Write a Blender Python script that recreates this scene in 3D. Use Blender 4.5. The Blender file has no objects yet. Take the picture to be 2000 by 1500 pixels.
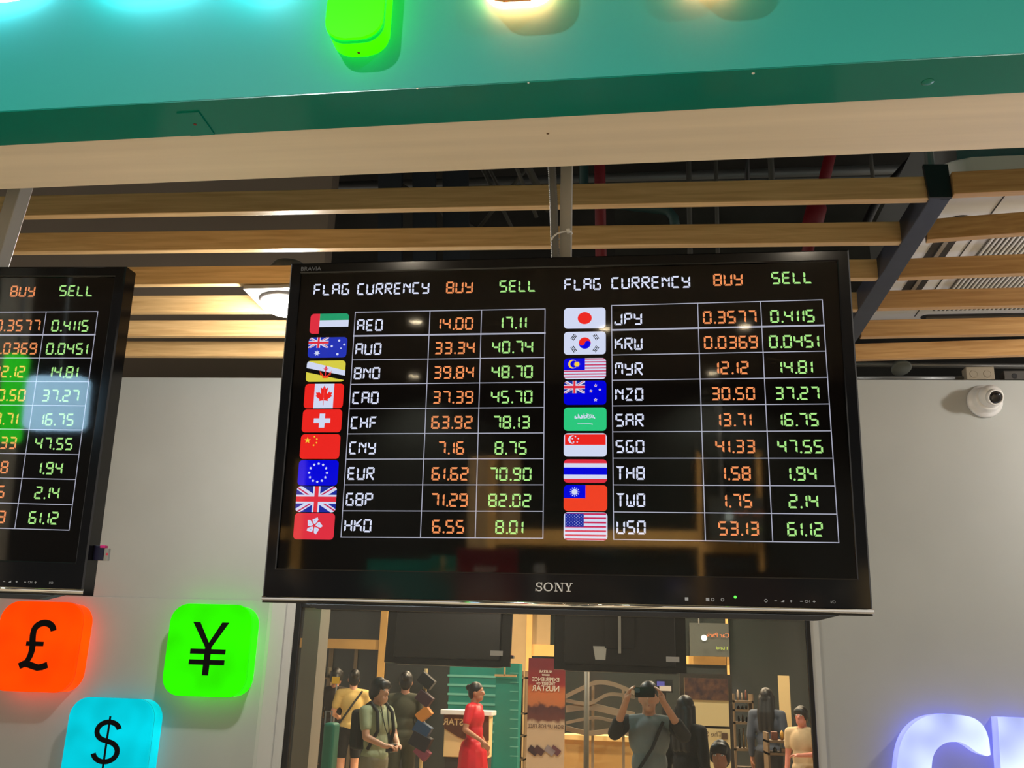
import bpy, bmesh, math, random
from mathutils import Vector, Matrix
random.seed(7)
SC = bpy.context.scene
COL = SC.collection
R = math.radians
# ------------------------------------------------------------------ camera
F_PX = 1870.0
CAM = Vector((0.0, 0.0, 1.55))
def _dirs():
    y = Vector((245.0, 595.0, F_PX)).normalized()          # the wall's normal, seen by the lens
    z = Vector((190.0, -5880.0, F_PX)); z -= y * y.dot(z); z.normalize()
    x = y.cross(z)
    return Matrix((x, y, z))                               # lens coordinates -> world
M = _dirs()
cam_d = bpy.data.cameras.new('camera'); cam = bpy.data.objects.new('camera', cam_d); COL.objects.link(cam)
cam_d.sensor_width = 36.0; cam_d.lens = F_PX * 36.0 / 2000.0; cam_d.clip_start = 0.01; cam_d.clip_end = 200
right, up, back = M @ Vector((1, 0, 0)), M @ Vector((0, -1, 0)), M @ Vector((0, 0, -1))
cm = Matrix((right, up, back)).transposed().to_4x4(); cm.translation = CAM
cam.matrix_world = cm
SC.camera = cam
# ------------------------------------------------------------------ world, exposure
w = bpy.data.worlds.new('world'); SC.world = w; w.use_nodes = True
w.node_tree.nodes['Background'].inputs[0].default_value = (1.0, 0.92, 0.82, 1)
w.node_tree.nodes['Background'].inputs[1].default_value = 0.75
vs = SC.view_settings
vs.view_transform = 'Standard'; vs.look = 'None'; vs.exposure = 0.0; vs.gamma = 1.0
try: vs.use_curve_mapping = False
except Exception: pass
SC.cycles.use_denoising = True
SC.cycles.max_bounces = 8; SC.cycles.diffuse_bounces = 4; SC.cycles.glossy_bounces = 5; SC.cycles.transparent_max_bounces = 10
SC.cycles.sample_clamp_indirect = 4.0
SC.cycles.caustics_reflective = False; SC.cycles.caustics_refractive = False
# ------------------------------------------------------------------ large lights of the hall
def area(name, loc, size, size_y, power, col, rot=(0, 0, 0)):
    l = bpy.data.lights.new(name, 'AREA'); l.shape = 'RECTANGLE'; l.size = size; l.size_y = size_y
    l.energy = power; l.color = col
    o = bpy.data.objects.new(name, l); COL.objects.link(o); o.location = loc; o.rotation_euler = rot
    return o
# ------------------------------------------------------------------ pixel rays to real planes
def ray(px, py):
    d = M @ Vector((px - 1000.0, py - 750.0, F_PX)); return d / d.y
def onY(px, py, y): return CAM + ray(px, py) * y
def onZ(px, py, z):
    d = ray(px, py); return CAM + d * ((z - CAM.z) / d.z)
YG = 3.70                                                   # plane of the teller glass
def mir(px, py, d):                                         # a thing seen in the glass at depth d stands here
    p = onY(px, py, d); return Vector((p.x, 2 * YG - p.y, p.z))
def lin(r, g, b):
    f = lambda c: (c / 255 / 12.92) if c / 255 <= 0.04045 else ((c / 255 + 0.055) / 1.055) ** 2.4
    return (f(r), f(g), f(b), 1.0)
# ------------------------------------------------------------------ materials
MATS = {}
def mat(name, col, rough=0.5, metal=0.0, emit=None, es=1.0, noise=0.0, nscale=8.0, bump=0.0, stretch=None, spec=0.5, coat=0.0, col2=None):
    if name in MATS: return MATS[name]
    m = bpy.data.materials.new(name); m.use_nodes = True; nt = m.node_tree; b = nt.nodes['Principled BSDF']
    c = tuple(col) if len(col) == 4 else tuple(col) + (1,)
    b.inputs['Base Color'].default_value = c; b.inputs['Roughness'].default_value = rough; b.inputs['Metallic'].default_value = metal
    b.inputs['Specular IOR Level'].default_value = spec
    if coat: b.inputs['Coat Weight'].default_value = coat; b.inputs['Coat Roughness'].default_value = 0.03
    if emit is not None:
        b.inputs['Emission Color'].default_value = tuple(emit) if len(emit) == 4 else tuple(emit) + (1,)
        b.inputs['Emission Strength'].default_value = es
    if noise or bump or col2:
        tc = nt.nodes.new('ShaderNodeTexCoord'); mp = nt.nodes.new('ShaderNodeMapping')
        if stretch: mp.inputs['Scale'].default_value = stretch
        n = nt.nodes.new('ShaderNodeTexNoise'); n.inputs['Scale'].default_value = nscale; n.inputs['Detail'].default_value = 6
        nt.links.new(tc.outputs['Object'], mp.inputs[0]); nt.links.new(mp.outputs[0], n.inputs['Vector'])
        if noise or col2:
            r = nt.nodes.new('ShaderNodeValToRGB')
            a = tuple(x * (1 - noise) for x in c[:3]) + (1,); d = col2 if col2 else tuple(min(1, x * (1 + noise)) for x in c[:3]) + (1,)
            r.color_ramp.elements[0].position = 0.35; r.color_ramp.elements[1].position = 0.65
            r.color_ramp.elements[0].color = a; r.color_ramp.elements[1].color = d
            nt.links.new(n.outputs[0], r.inputs[0]); nt.links.new(r.outputs[0], b.inputs['Base Color'])
        if bump:
            bp = nt.nodes.new('ShaderNodeBump'); bp.inputs['Strength'].default_value = bump; bp.inputs['Distance'].default_value = 0.004
            nt.links.new(n.outputs[0], bp.inputs['Height']); nt.links.new(bp.outputs[0], b.inputs['Normal'])
    MATS[name] = m; return m
def glow(name, col, strength=1.0):
    if name in MATS: return MATS[name]
    m = bpy.data.materials.new(name); m.use_nodes = True; nt = m.node_tree; nt.nodes.clear()
    o = nt.nodes.new('ShaderNodeOutputMaterial'); e = nt.nodes.new('ShaderNodeEmission')
    e.inputs[0].default_value = tuple(col) if len(col) == 4 else tuple(col) + (1,); e.inputs[1].default_value = strength
    nt.links.new(e.outputs[0], o.inputs[0]); MATS[name] = m; return m
def clear_glass(name, ior=1.5, gain=1.0):
    if name in MATS: return MATS[name]
    m = bpy.data.materials.new(name); m.use_nodes = True; nt = m.node_tree; nt.nodes.clear()
    o = nt.nodes.new('ShaderNodeOutputMaterial'); mx = nt.nodes.new('ShaderNodeMixShader'); t = nt.nodes.new('ShaderNodeBsdfTransparent')
    g = nt.nodes.new('ShaderNodeBsdfGlossy'); g.inputs['Roughness'].default_value = 0.035; fr = nt.nodes.new('ShaderNodeFresnel'); fr.inputs[0].default_value = ior
    k = nt.nodes.new('ShaderNodeMath'); k.operation = 'MULTIPLY'; k.inputs[1].default_value = gain
    nt.links.new(fr.outputs[0], k.inputs[0]); nt.links.new(k.outputs[0], mx.inputs[0]); nt.links.new(t.outputs[0], mx.inputs[1]); nt.links.new(g.outputs[0], mx.inputs[2]); nt.links.new(mx.outputs[0], o.inputs[0])
    MATS[name] = m; return m
def tinted_mirror(name, tint, refl):
    m = bpy.data.materials.new(name); m.use_nodes = True; nt = m.node_tree; nt.nodes.clear()
    o = nt.nodes.new('ShaderNodeOutputMaterial'); mx = nt.nodes.new('ShaderNodeMixShader'); mx.inputs[0].default_value = refl
    d = nt.nodes.new('ShaderNodeBsdfDiffuse'); d.inputs[0].default_value = tint
    g = nt.nodes.new('ShaderNodeBsdfGlossy'); g.inputs['Roughness'].default_value = 0.0; g.inputs['Color'].default_value = (1.0, 0.92, 0.78, 1)
    nt.links.new(d.outputs[0], mx.inputs[1]); nt.links.new(g.outputs[0], mx.inputs[2]); nt.links.new(mx.outputs[0], o.inputs[0]); return m
def wood(name, a, b, scale=3.0):
    m = bpy.data.materials.new(name); m.use_nodes = True; nt = m.node_tree; p = nt.nodes['Principled BSDF']; p.inputs['Roughness'].default_value = 0.38
    tc = nt.nodes.new('ShaderNodeTexCoord'); mp = nt.nodes.new('ShaderNodeMapping'); mp.inputs['Scale'].default_value = (1.2, 30, 30)
    n = nt.nodes.new('ShaderNodeTexNoise'); n.inputs['Scale'].default_value = scale; n.inputs['Detail'].default_value = 8; n.inputs['Distortion'].default_value = 0.6
    r = nt.nodes.new('ShaderNodeValToRGB'); r.color_ramp.elements[0].position = 0.3; r.color_ramp.elements[1].position = 0.7
    r.color_ramp.elements[0].color = a; r.color_ramp.elements[1].color = b
    oi = nt.nodes.new('ShaderNodeObjectInfo'); ad = nt.nodes.new('ShaderNodeVectorMath')
    nt.links.new(tc.outputs['Object'], ad.inputs[0]); nt.links.new(oi.outputs['Random'], ad.inputs[1]); nt.links.new(ad.outputs[0], mp.inputs[0])
    nt.links.new(mp.outputs[0], n.inputs['Vector']); nt.links.new(n.outputs[0], r.inputs[0]); nt.links.new(r.outputs[0], p.inputs['Base Color'])
    bp = nt.nodes.new('ShaderNodeBump'); bp.inputs['Strength'].default_value = 0.08; bp.inputs['Distance'].default_value = 0.002
    nt.links.new(n.outputs[0], bp.inputs['Height']); nt.links.new(bp.outputs[0], p.inputs['Normal'])
    MATS[name] = m; return m
# ------------------------------------------------------------------ object helpers
def link(name, me, parent=None):
    o = bpy.data.objects.new(name, me); COL.objects.link(o)
    if parent: o.parent = parent
    return o
def tag(o, label=None, cat=None, group=None, kind=None):
    if label: o['label'] = label
    if cat: o['category'] = cat
    if group: o['group'] = group
    if kind: o['kind'] = kind
    return o
def empty(name, loc, label, cat, group=None, rot=None):
    o = bpy.data.objects.new(name, None); COL.objects.link(o); o.empty_display_size = 0.05
    if rot is not None: o.matrix_world = Matrix.Translation(Vector(loc)) @ rot.to_4x4()
    else: o.location = loc
    return tag(o, label, cat, group)
def obj(name, bm, mats, parent=None, smooth=False, bevel=0.0, seg=2):
    if bevel: bmesh.ops.bevel(bm, geom=[e for e in bm.edges], offset=bevel, segments=seg, affect='EDGES', profile=0.5, clamp_overlap=True)
    bmesh.ops.recalc_face_normals(bm, faces=bm.faces)
    me = bpy.data.meshes.new(name); bm.to_mesh(me); bm.free()
    for m in (mats if isinstance(mats, (list, tuple)) else [mats]): me.materials.append(m)
    if smooth:
        for p in me.polygons: p.use_smooth = True
    return link(name, me, parent)
def B(): return bmesh.new()
def box(bm, lo, hi, mi=0, rot=None, piv=None):
    r = bmesh.ops.create_cube(bm, size=1.0); c = [(a + b) / 2 for a, b in zip(lo, hi)]; s = [abs(b - a) for a, b in zip(lo, hi)]
    for v in r['verts']: v.co = Vector((v.co.x * s[0] + c[0], v.co.y * s[1] + c[1], v.co.z * s[2] + c[2]))
    if rot is not None: bmesh.ops.rotate(bm, verts=r['verts'], cent=piv or c, matrix=rot)
    for f in {f for v in r['verts'] for f in v.link_faces}: f.material_index = mi
    return r['verts']
def prism(bm, pts, d, mi=0):                                # pts: 3D polygon; extruded by vector d
    a = [bm.verts.new(p) for p in pts]; b = [bm.verts.new(Vector(p) + Vector(d)) for p in pts]; n = len(pts)
    fs = [bm.faces.new(a), bm.faces.new(b[::-1])] + [bm.faces.new((a[i], b[i], b[(i + 1) % n], a[(i + 1) % n])) for i in range(n)]
    for f in fs: f.material_index = mi
    return fs
def poly(bm, pts, mi=0):
    f = bm.faces.new([bm.verts.new(p) for p in pts]); f.material_index = mi; return f
def hexa(bm, p8, mi=0):                                     # two quads of four corners, same order
    v = [bm.verts.new(p) for p in p8]
    for q in ((0, 1, 2, 3), (7, 6, 5, 4), (0, 4, 5, 1), (1, 5, 6, 2), (2, 6, 7, 3), (3, 7, 4, 0)):
        f = bm.faces.new([v[i] for i in q]); f.material_index = mi
def tube(bm, pts, rad, n=12, mi=0, cap=True):
    pts = [Vector(p) for p in pts]; rings = []; rads = rad if isinstance(rad, (list, tuple)) else [rad] * len(pts); pu = None
    for i, p in enumerate(pts):
        t = (pts[min(i + 1, len(pts) - 1)] - pts[max(i - 1, 0)]).normalized()
        u = t.cross(Vector((0, 0, 1)) if abs(t.z) < 0.9 else Vector((1, 0, 0))).normalized() if pu is None else (pu - t * pu.dot(t)).normalized()
        pu = u; v = t.cross(u)
        rings.append([bm.verts.new(p + (u * math.cos(2 * math.pi * k / n) + v * math.sin(2 * math.pi * k / n)) * rads[i]) for k in range(n)])
    for a, b in zip(rings, rings[1:]):
        for k in range(n):
            f = bm.faces.new((a[k], a[(k + 1) % n], b[(k + 1) % n], b[k])); f.material_index = mi
    if cap:
        for rg in (rings[0][::-1], rings[-1]): bm.faces.new(rg).material_index = mi
def lathe(bm, prof, axis_o, ax, n=32, mi=0):                # prof: (distance along axis, radius)
    ax = Vector(ax).normalized(); u = ax.cross(Vector((0, 0, 1)) if abs(ax.z) < 0.9 else Vector((1, 0, 0))).normalized(); v = ax.cross(u); o = Vector(axis_o)
    rs = [[bm.verts.new(o + ax * h + (u * math.cos(2 * math.pi * k / n) + v * math.sin(2 * math.pi * k / n)) * max(r, 1e-4)) for k in range(n)] for h, r in prof]
    for a, b in zip(rs, rs[1:]):
        for k in range(n): bm.faces.new((a[k], a[(k + 1) % n], b[(k + 1) % n], b[k])).material_index = mi
    bm.faces.new(rs[0][::-1]).material_index = mi; bm.faces.new(rs[-1]).material_index = mi
def rrect(w, h, r, n=8):                                    # rounded rectangle, counter-clockwise, centred
    out = []
    for cx, cy, a0 in ((w / 2 - r, h / 2 - r, 0), (-w / 2 + r, h / 2 - r, 90), (-w / 2 + r, -h / 2 + r, 180), (w / 2 - r, -h / 2 + r, 270)):
        for k in range(n + 1):
            a = R(a0 + 90 * k / n); out.append((cx + r * math.cos(a), cy + r * math.sin(a)))
    return out
def text_mesh(s, size, align='CENTER', extrude=0.0, bold=0.0):
    c = bpy.data.curves.new('lettering', 'FONT'); c.body = s; c.size = size; c.align_x = align; c.align_y = 'CENTER'; c.extrude = extrude; c.offset = bold; c.resolution_u = 4
    o = bpy.data.objects.new('lettering', c); COL.objects.link(o); dg = bpy.context.evaluated_depsgraph_get()
    me = bpy.data.meshes.new_from_object(o.evaluated_get(dg)); bpy.data.objects.remove(o); bpy.data.curves.remove(c)
    return me
def lettering(name, s, size, m, parent, mw, align='CENTER', extrude=0.0, bold=0.0, sx=1.0):
    me = text_mesh(s, size, align, extrude, bold)
    if sx != 1.0: me.transform(Matrix.Diagonal((sx, 1, 1, 1)))
    me.transform(mw); me.materials.clear(); me.materials.append(m); return link(name, me, parent)
UP = Matrix.Rotation(R(90), 4, 'X')                         # text plane XY -> XZ, facing -Y
# ------------------------------------------------------------------ shared materials
PAINT = mat('grey_wall_paint', lin(178, 182, 180), 0.55, noise=0.03, nscale=3, bump=0.02)
WHITE = mat('white_enamel', lin(225, 225, 222), 0.35)
TRIM = mat('pale_grey_trim', lin(196, 198, 195), 0.45)
BLACK = mat('black_gloss_plastic', (0.006, 0.006, 0.007), 0.08, spec=0.5)
BLACKM = mat('black_matt_plastic', (0.012, 0.012, 0.013), 0.4)
DARK = mat('dark_plenum', (0.035, 0.036, 0.034), 0.85, noise=0.3, nscale=2)
TEAL = mat('teal_gloss_paint', lin(34, 160, 148), 0.5, spec=0.3, noise=0.03, nscale=2, bump=0.02)
GREEN = mat('green_gloss_paint', lin(2, 128, 112), 0.22, noise=0.06, nscale=4, bump=0.03)
CREAM = mat('pale_laminate', lin(246, 230, 206), 0.35, noise=0.05, nscale=2.5, stretch=(0.6, 14, 14), bump=0.02)
STEEL = mat('brushed_steel', (0.42, 0.42, 0.40), 0.32, 0.9)
HANG = mat('dull_hanger', lin(84, 84, 80), 0.6, 0.3)
ZINC = mat('galvanised_conduit', (0.30, 0.31, 0.31), 0.45, 0.7)
CHROME = mat('chrome', (0.8, 0.79, 0.76), 0.06, 1.0)
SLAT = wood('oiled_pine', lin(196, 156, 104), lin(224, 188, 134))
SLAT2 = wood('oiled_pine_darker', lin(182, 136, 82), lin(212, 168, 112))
TAUPE = mat('taupe_plaster', lin(128, 116, 104), 0.8, noise=0.04, nscale=2)
IRON = mat('blue_black_steel', lin(38, 42, 54), 0.45, noise=0.15, nscale=20)

# ================================================================== STRUCTURE
# back wall of the kiosk: rectangle with the window cut out
wl, wr = -1.318, 0.625; wt, wb = 1.832, 0.95
def ztop(x): return 2.767 + (x + 2.244) * (2.719 - 2.767) / 3.72
bm = B(); xs = (-5.2, wl, wr, 4.2)
for x0, x1, z0, z1 in ((-5.2, wl, 0, None), (wr, 4.2, 0, None), (wl, wr, wt, None), (wl, wr, 0, wb)):
    za, zb = (ztop(x0), ztop(x1)) if z1 is None else (z1, z1)
    prism(bm, [(x0, YG, z0), (x1, YG, z0), (x1, YG, zb), (x0, YG, za)], (0, 0.12, 0))
tag(obj('wall_back', bm, PAINT), kind='structure')
# lower wall sheet under the seam, left of the window trim
zs = onY(340, 1168.5, YG).z
bm = B(); box(bm, (-5.2, YG - 0.004, 0), (-1.428, YG, zs)); tag(obj('wall_panel', bm, PAINT, bevel=0.0015, seg=1), kind='structure')
bm = B()
for a, b, d in ((-1.428, -1.408, 0.012), (-1.408, -1.352, 0.03), (-1.352, wl, 0.016)): box(bm, (a, YG - d, 0.9), (b, YG, 1.852 if a > -1.36 else 1.9))
tag(obj('trim_1', bm, TRIM, bevel=0.001, seg=1), kind='structure')
bm = B(); box(bm, (wr, YG - 0.006, 0.9), (wr + 0.03, YG, wt + 0.01)); tag(obj('trim_2', bm, TRIM), kind='structure')
# the window
bm = B()
for lo, hi in (((wl, YG - 0.012, wb), (wl + 0.022, YG + 0.02, wt)), ((wr - 0.016, YG - 0.012, wb), (wr, YG + 0.02, wt)), ((wl + 0.022, YG - 0.012, wt - 0.02), (wr - 0.016, YG + 0.02, wt)), ((wl + 0.022, YG - 0.012, wb), (wr - 0.016, YG + 0.02, wb + 0.03))): box(bm, lo, hi)
win = tag(obj('window_1', bm, BLACKM, bevel=0.002, seg=1), kind='structure')
GLASS = tinted_mirror('mirrored_teller_glass', (0.10, 0.10, 0.09, 1), 0.62)
bm = B(); box(bm, (wl + 0.02, YG, wb + 0.02), (wr - 0.014, YG + 0.008, wt - 0.018)); obj('glass_pane', bm, GLASS, win)
# header over the counter
ZH = 2.26
def edge(p, q, z):                                          # a line on the plane z, extended both ways
    a, b = onZ(*p, z), onZ(*q, z); d = b - a; return a - d * 2.2, b + d * 2.4
f0, f1 = edge((0, 217), (2000, 103), ZH); g0, g1 = edge((0, 282), (2000, 178), ZH); s0, s1 = edge((0, 372), (2000, 291), ZH)
UPV = Vector((0, 0, 1))
bm = B(); prism(bm, [f0, f1, f1 + UPV * 1.9, f0 + UPV * 1.9], (0, 0.02, 0)); tag(obj('wall_header', bm, TEAL), kind='structure')
bm = B(); d = UPV * 0.02
a0, a1 = f0 + Vector((0, 0.021, 0)), f1 + Vector((0, 0.021, 0))
hexa(bm, [f0 - d * 0.1, f1 - d * 0.1, g1 - d * 0.1, g0 - d * 0.1, f0 - d * 0.02, f1 - d * 0.02, g1 + d, g0 + d]); grn = tag(obj('trim_3', bm, GREEN), kind='structure')
bm = B(); e = Vector((0, 0.003, 0.004)); hexa(bm, [g0 + e, g1 + e, s1 + e, s0 + e, g0 + e + d, g1 + e + d, s1 + e + d, s0 + e + d]); tag(obj('trim_4', bm, CREAM), kind='structure')
bm = B(); hexa(bm, [s0 + d * 1.3 - Vector((0, 0.012, 0)), s1 + d * 1.3 - Vector((0, 0.012, 0)), s1 + d * 1.3, s0 + d * 1.3] + [p + UPV * 0.7 for p in (s0 - Vector((0, 0.012, 0)), s1 - Vector((0, 0.012, 0)), s1, s0)]); tag(obj('wall_header_rear', bm, DARK), kind='structure')
# patch plate and screws on the green strip
q = [onZ(*p, ZH - 0.0022) for p in ((345, 219.5), (388, 217), (419, 261), (372, 264), (371, 258), (345, 254))]
bm = B(); prism(bm, q, (0, 0, -0.0018)); obj('patch_plate', bm, GREEN, grn)
SCREW = mat('rusty_screw', lin(120, 50, 40), 0.6)
for nm, p, r_, mt in (('screw', (381, 243), 0.0022, SCREW), ('plug', (1812, 160.5), 0.0075, GREEN), ('chip', (1471, 143), 0.002, WHITE), ('chip', (1032, 161.5), 0.0013, WHITE), ('chip', (815, 173), 0.0012, WHITE)):
    bm = B(); c = onZ(*p, ZH - (0.0042 if nm == 'screw' else 0.0021)); lathe(bm, [(0, r_), (0.0006, r_ * 0.9), (0.001, r_ * 0.3)], c, (0, 0, -1), 16); obj(nm, bm, mt, grn, smooth=True)
bm = B(); c = onZ(1070, 261, ZH + 0.0035); lathe(bm, [(0, 0.002), (0.0004, 0.0016)], c, (0, 0, -1), 10); obj('dent', bm, mat('dent_brown', lin(110, 84, 58), 0.8), bpy.data.objects['trim_4'])
# taupe bulkhead behind the wall, ceiling slab and dark plenum
xt = onY(641, 430, 4.05).x
bm = B(); prism(bm, [(-6, 4.05, 2.3), (onY(632, 520, 4.05).x, 4.05, 2.3), (onY(654, 300, 4.05).x, 4.05, 4.7), (-6, 4.05, 4.7)], (0, 0.1, 0)); tag(obj('wall_bulkhead', bm, TAUPE), kind='structure')
bm = B(); box(bm, (-6, 1.25, 4.7), (5, 8.2, 4.8)); tag(obj('ceiling_slab', bm, DARK), kind='structure')
bm = B(); box(bm, (-6, 8.2, 0), (5, 8.3, 4.8)); tag(obj('wall_rear', bm, DARK), kind='structure')
# ================================================================== RATE SCREENS
K = 0.80 / 1120.0                                           # screen layout is measured in 1120ths of the cabinet's width
S_W = glow('screen_white', lin(226, 232, 255)); S_O = glow('screen_orange', lin(250, 152, 92)); S_G = glow('screen_green', lin(176, 240, 140)); S_L = glow('screen_line', lin(176, 178, 196))
GW, GH, GT = 16.2, 25.3, 3.5
def segs():
    w, h, t, k, g = GW, GH, GT, 1.5, 0.28; m = h / 2; q = 0.55
    S = {'a': [(k + g, h), (w - k - g, h), (w - t - g * .4, h - t), (t + g * .4, h - t)], 'd': [(k + g, 0), (w - k - g, 0), (w - t - g * .4, t), (t + g * .4, t)],
         'f': [(0, h - k - g), (t, h - t - g * 1.6), (t, m + t * .5 + g), (t * .55, m + q), (0, m + q + .5)], 'e': [(0, k + g), (t, t + g * 1.6), (t, m - t * .5 - g), (t * .55, m - q), (0, m - q - .5)],
         'g': [(t * .7 + g, m), (t + g + .6, m + t / 2), (w - t - g - .6, m + t / 2), (w - t * .7 - g, m), (w - t - g - .6, m - t / 2), (t + g + .6, m - t / 2)]}
    S['b'] = [(w - x, y) for x, y in S['f']]; S['c'] = [(w - x, y) for x, y in S['e']]
    S['G'] = [(w * .5, m + t * .1), (w * .5 + .9, m + t / 2), (w - t - g - .6, m + t / 2), (w - t * .7 - g, m), (w - t - g - .6, m - t / 2), (w * .5 + .6, m - t / 2)]
    c = w / 2
    S['i'] = [(c - t / 2, h - t - g * 2), (c + t / 2, h - t - g * 2), (c + t / 2, m + 1), (c, m + q), (c - t / 2, m + 1)]
    S['l'] = [(c - t / 2, 1.2), (c, 0), (c + t / 2, 1.2), (c + t / 2, m - 1), (c, m - q), (c - t / 2, m - 1)]
    S['I'] = [(c - t * .45, h - t - 1.2), (c + t * .45, h - t - 1.2), (c + t * .45, m + 2.6), (c, m + 1.6), (c - t * .45, m + 2.6)]
    S['L'] = [(c - t * .45, t + 1.2), (c + t * .45, t + 1.2), (c + t * .45, m - 2.6), (c, m - 1.4), (c - t * .45, m - 2.6)]
    S['N'] = [(t + g * 2, h - 1.2), (t + g * 2, h - t - 2.4), (w - t - 2.4, m + .3), (w - t - g, m + 1.2), (w - t - g, m + 3.6)]
    S['R'] = [(t + 2.2, m - t / 2 - .6), (t + 5.8, m - t / 2 - .6), (w - .3, 2.4), (w - .3, .6), (w - 1.6, 0), (w - 3.4, .3)]
    S['K'] = [(t + g * 2, m + t / 2 + .4), (t + 3.2, m + t / 2 + .4), (w - .6, h - 1.9), (w - .6, h - .6), (w - 2.2, h - .1), (t + g * 2, m + t / 2 + 3.2)]
    S['z'] = [(c + .4, m + .6), (c + 3.6, m + .9), (w - .2, h - 5), (w - .4, h - 3.6), (w - 3.6, h - 4.1)]
    S['y'] = [(c - .4, m - .6), (c - 3.6, m - .9), (.2, 5), (.4, 3.6), (3.6, 4.1)]
    S['J'] = [(0, k + g), (t, t + g * 1.6), (t, t + 3.4), (t * .5, t + 4.4), (0, t + 3.6)]
    S['T'] = [(.3, h), (w - .3, h), (w - t, h - t), (t, h - t)]
    return S
SEG = segs()
CH = {'0': 'abcdef', '1': 'bc', '2': 'abged', '3': 'abgcd', '4': 'fgbc', '5': 'afgcd', '6': 'afgedc', '7': 'abc', '8': 'abcdefg', '9': 'abcdfg', 'A': 'abcefg', 'B': 'abcdefg', 'C': 'adef', 'D': 'abcdef', 'E': 'adefg', 'F': 'aefg', 'G': 'afedcG', 'H': 'bcefg', 'J': 'bcdJ', 'K': 'fegcK', 'L': 'def', 'M': 'abcefI', 'N': 'febcN', 'P': 'abefg', 'R': 'abefgR', 'S': 'afgcd', 'T': 'Til', 'U': 'bcdef', 'W': 'bcdefL', 'X': 'bcef', 'Y': 'fgbcd', 'Z': 'azyd'}
def adv(c): return 10.2 if c == '1' else 6.4 if c == '.' else 12 if c == ' ' else 19.45
def seg_width(s): return sum(adv(c) for c in s) - 3.2
def seg_text(bm, s, x, z, y, kx=1.0, kz=1.0):               # flat lettering on the panel, lower left at (x, z)
    for c in s:
        if c == '.':
            cx, cz = x + 3.0 * kx, z + 1.9 * kz; poly(bm, [((cx + 1.9 * math.cos(a)) * K, y, (cz + 2.1 * math.sin(a)) * K) for a in [2 * math.pi * i / 12 for i in range(12)]])
        elif c != ' ':
            ox = x - (GW - 7.6) * kx if c == '1' else x
            for sg in CH[c]: poly(bm, [((ox + px * kx) * K, y, (z + pz * kz) * K) for px, pz in SEG[sg]])
        x += adv(c) * kx
# flags: shapes in unit coordinates (u right, v up) of the flag's rectangle
FC = {'red': lin(244, 40, 34), 'crim': lin(230, 48, 66), 'white': lin(216, 224, 250), 'blue': lin(0, 0, 226), 'navy': lin(28, 44, 158), 'green': lin(46, 206, 130), 'emer': lin(34, 160, 110), 'yel': lin(222, 212, 72), 'gold': lin(255, 214, 60), 'blk': (0.002, 0.002, 0.003, 1), 'orange': lin(248, 66, 36), 'rose': lin(206, 40, 92), 'aus': lin(34, 52, 186)}
def star(cx, cy, r, asp, n=5, inner=0.42, rot=90):
    out = []
    for k in range(n):
        a = R(rot + 360 * k / n); b0, b1 = a - math.pi / n, a + math.pi / n
        p = lambda an, rr: (cx + rr * math.cos(an) / asp, cy + rr * math.sin(an))
        out.append([(cx, cy), p(b0, r * inner), p(a, r), p(b1, r * inner)])
    return out
def disc(cx, cy, r, asp, a0=0, a1=360, n=28): return [(cx + r * math.cos(R(a0 + (a1 - a0) * k / n)) / asp, cy + r * math.sin(R(a0 + (a1 - a0) * k / n))) for k in range(n + (0 if a1 - a0 == 360 else 1))]
def rc(u0, v0, u1, v1): return [(u0, v0), (u1, v0), (u1, v1), (u0, v1)]
def band(p, q, wd, asp):
    dx, dy = (q[0] - p[0]) * asp, q[1] - p[1]; L = math.hypot(dx, dy); nx, ny = -dy / L * wd / 2 / asp, dx / L * wd / 2
    return [(p[0] + nx, p[1] + ny), (q[0] + nx, q[1] + ny), (q[0] - nx, q[1] - ny), (p[0] - nx, p[1] - ny)]
def union(asp, u0=0, v0=0, u1=1, v1=1, bgc='navy', wide=1.0):
    W, H = u1 - u0, v1 - v0; X = lambda t: u0 + t * W; Y = lambda t: v0 + t * H; o = [(bgc, rc(u0, v0, u1, v1))]
    for a, b in (((0, 0), (1, 1)), ((0, 1), (1, 0))): o.append(('white', band((X(a[0]), Y(a[1])), (X(b[0]), Y(b[1])), .21 * H * wide, asp)))
    for a, b, sx, sy in (((0, 0), (.5, .5), 0, -.035), ((.5, .5), (1, 1), 0, .035), ((0, 1), (.5, .5), -.0, -.035), ((.5, .5), (1, 0), 0, .035)): o.append(('rose', band((X(a[0]), Y(a[1] + sy)), (X(b[0]), Y(b[1] + sy)), .055 * H, asp)))
    o += [('white', rc(u0, Y(.33), u1, Y(.67))), ('white', rc(X(.41), v0, X(.59), v1)), ('crim', rc(u0, Y(.4), u1, Y(.6))), ('crim', rc(X(.45), v0, X(.55), v1))]
    return [(c, p, (u0, v0, u1, v1)) for c, p in o]
def crescent(cx, cy, r, asp, off, r2, col, bg): return [(col, disc(cx, cy, r, asp)), (bg, disc(cx + off / asp, cy, r2, asp))]
def leaf():
    h = [(0, .42), (.06, .28), (.14, .33), (.115, .06), (.205, .17), (.225, .115), (.315, .13), (.28, .03), (.32, -.02), (.155, -.16), (.175, -.225), (.012, -.2)]
    return [[(.5, .42), (.5 + a[0] / 1.0, .52 + a[1]), (.5 + b[0] / 1.0, .52 + b[1])] for a, b in zip(h, h[1:])] + [[(.5, .42), (.5 - b[0], .52 + b[1]), (.5 - a[0], .52 + a[1])] for a, b in zip(h, h[1:])]
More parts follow.
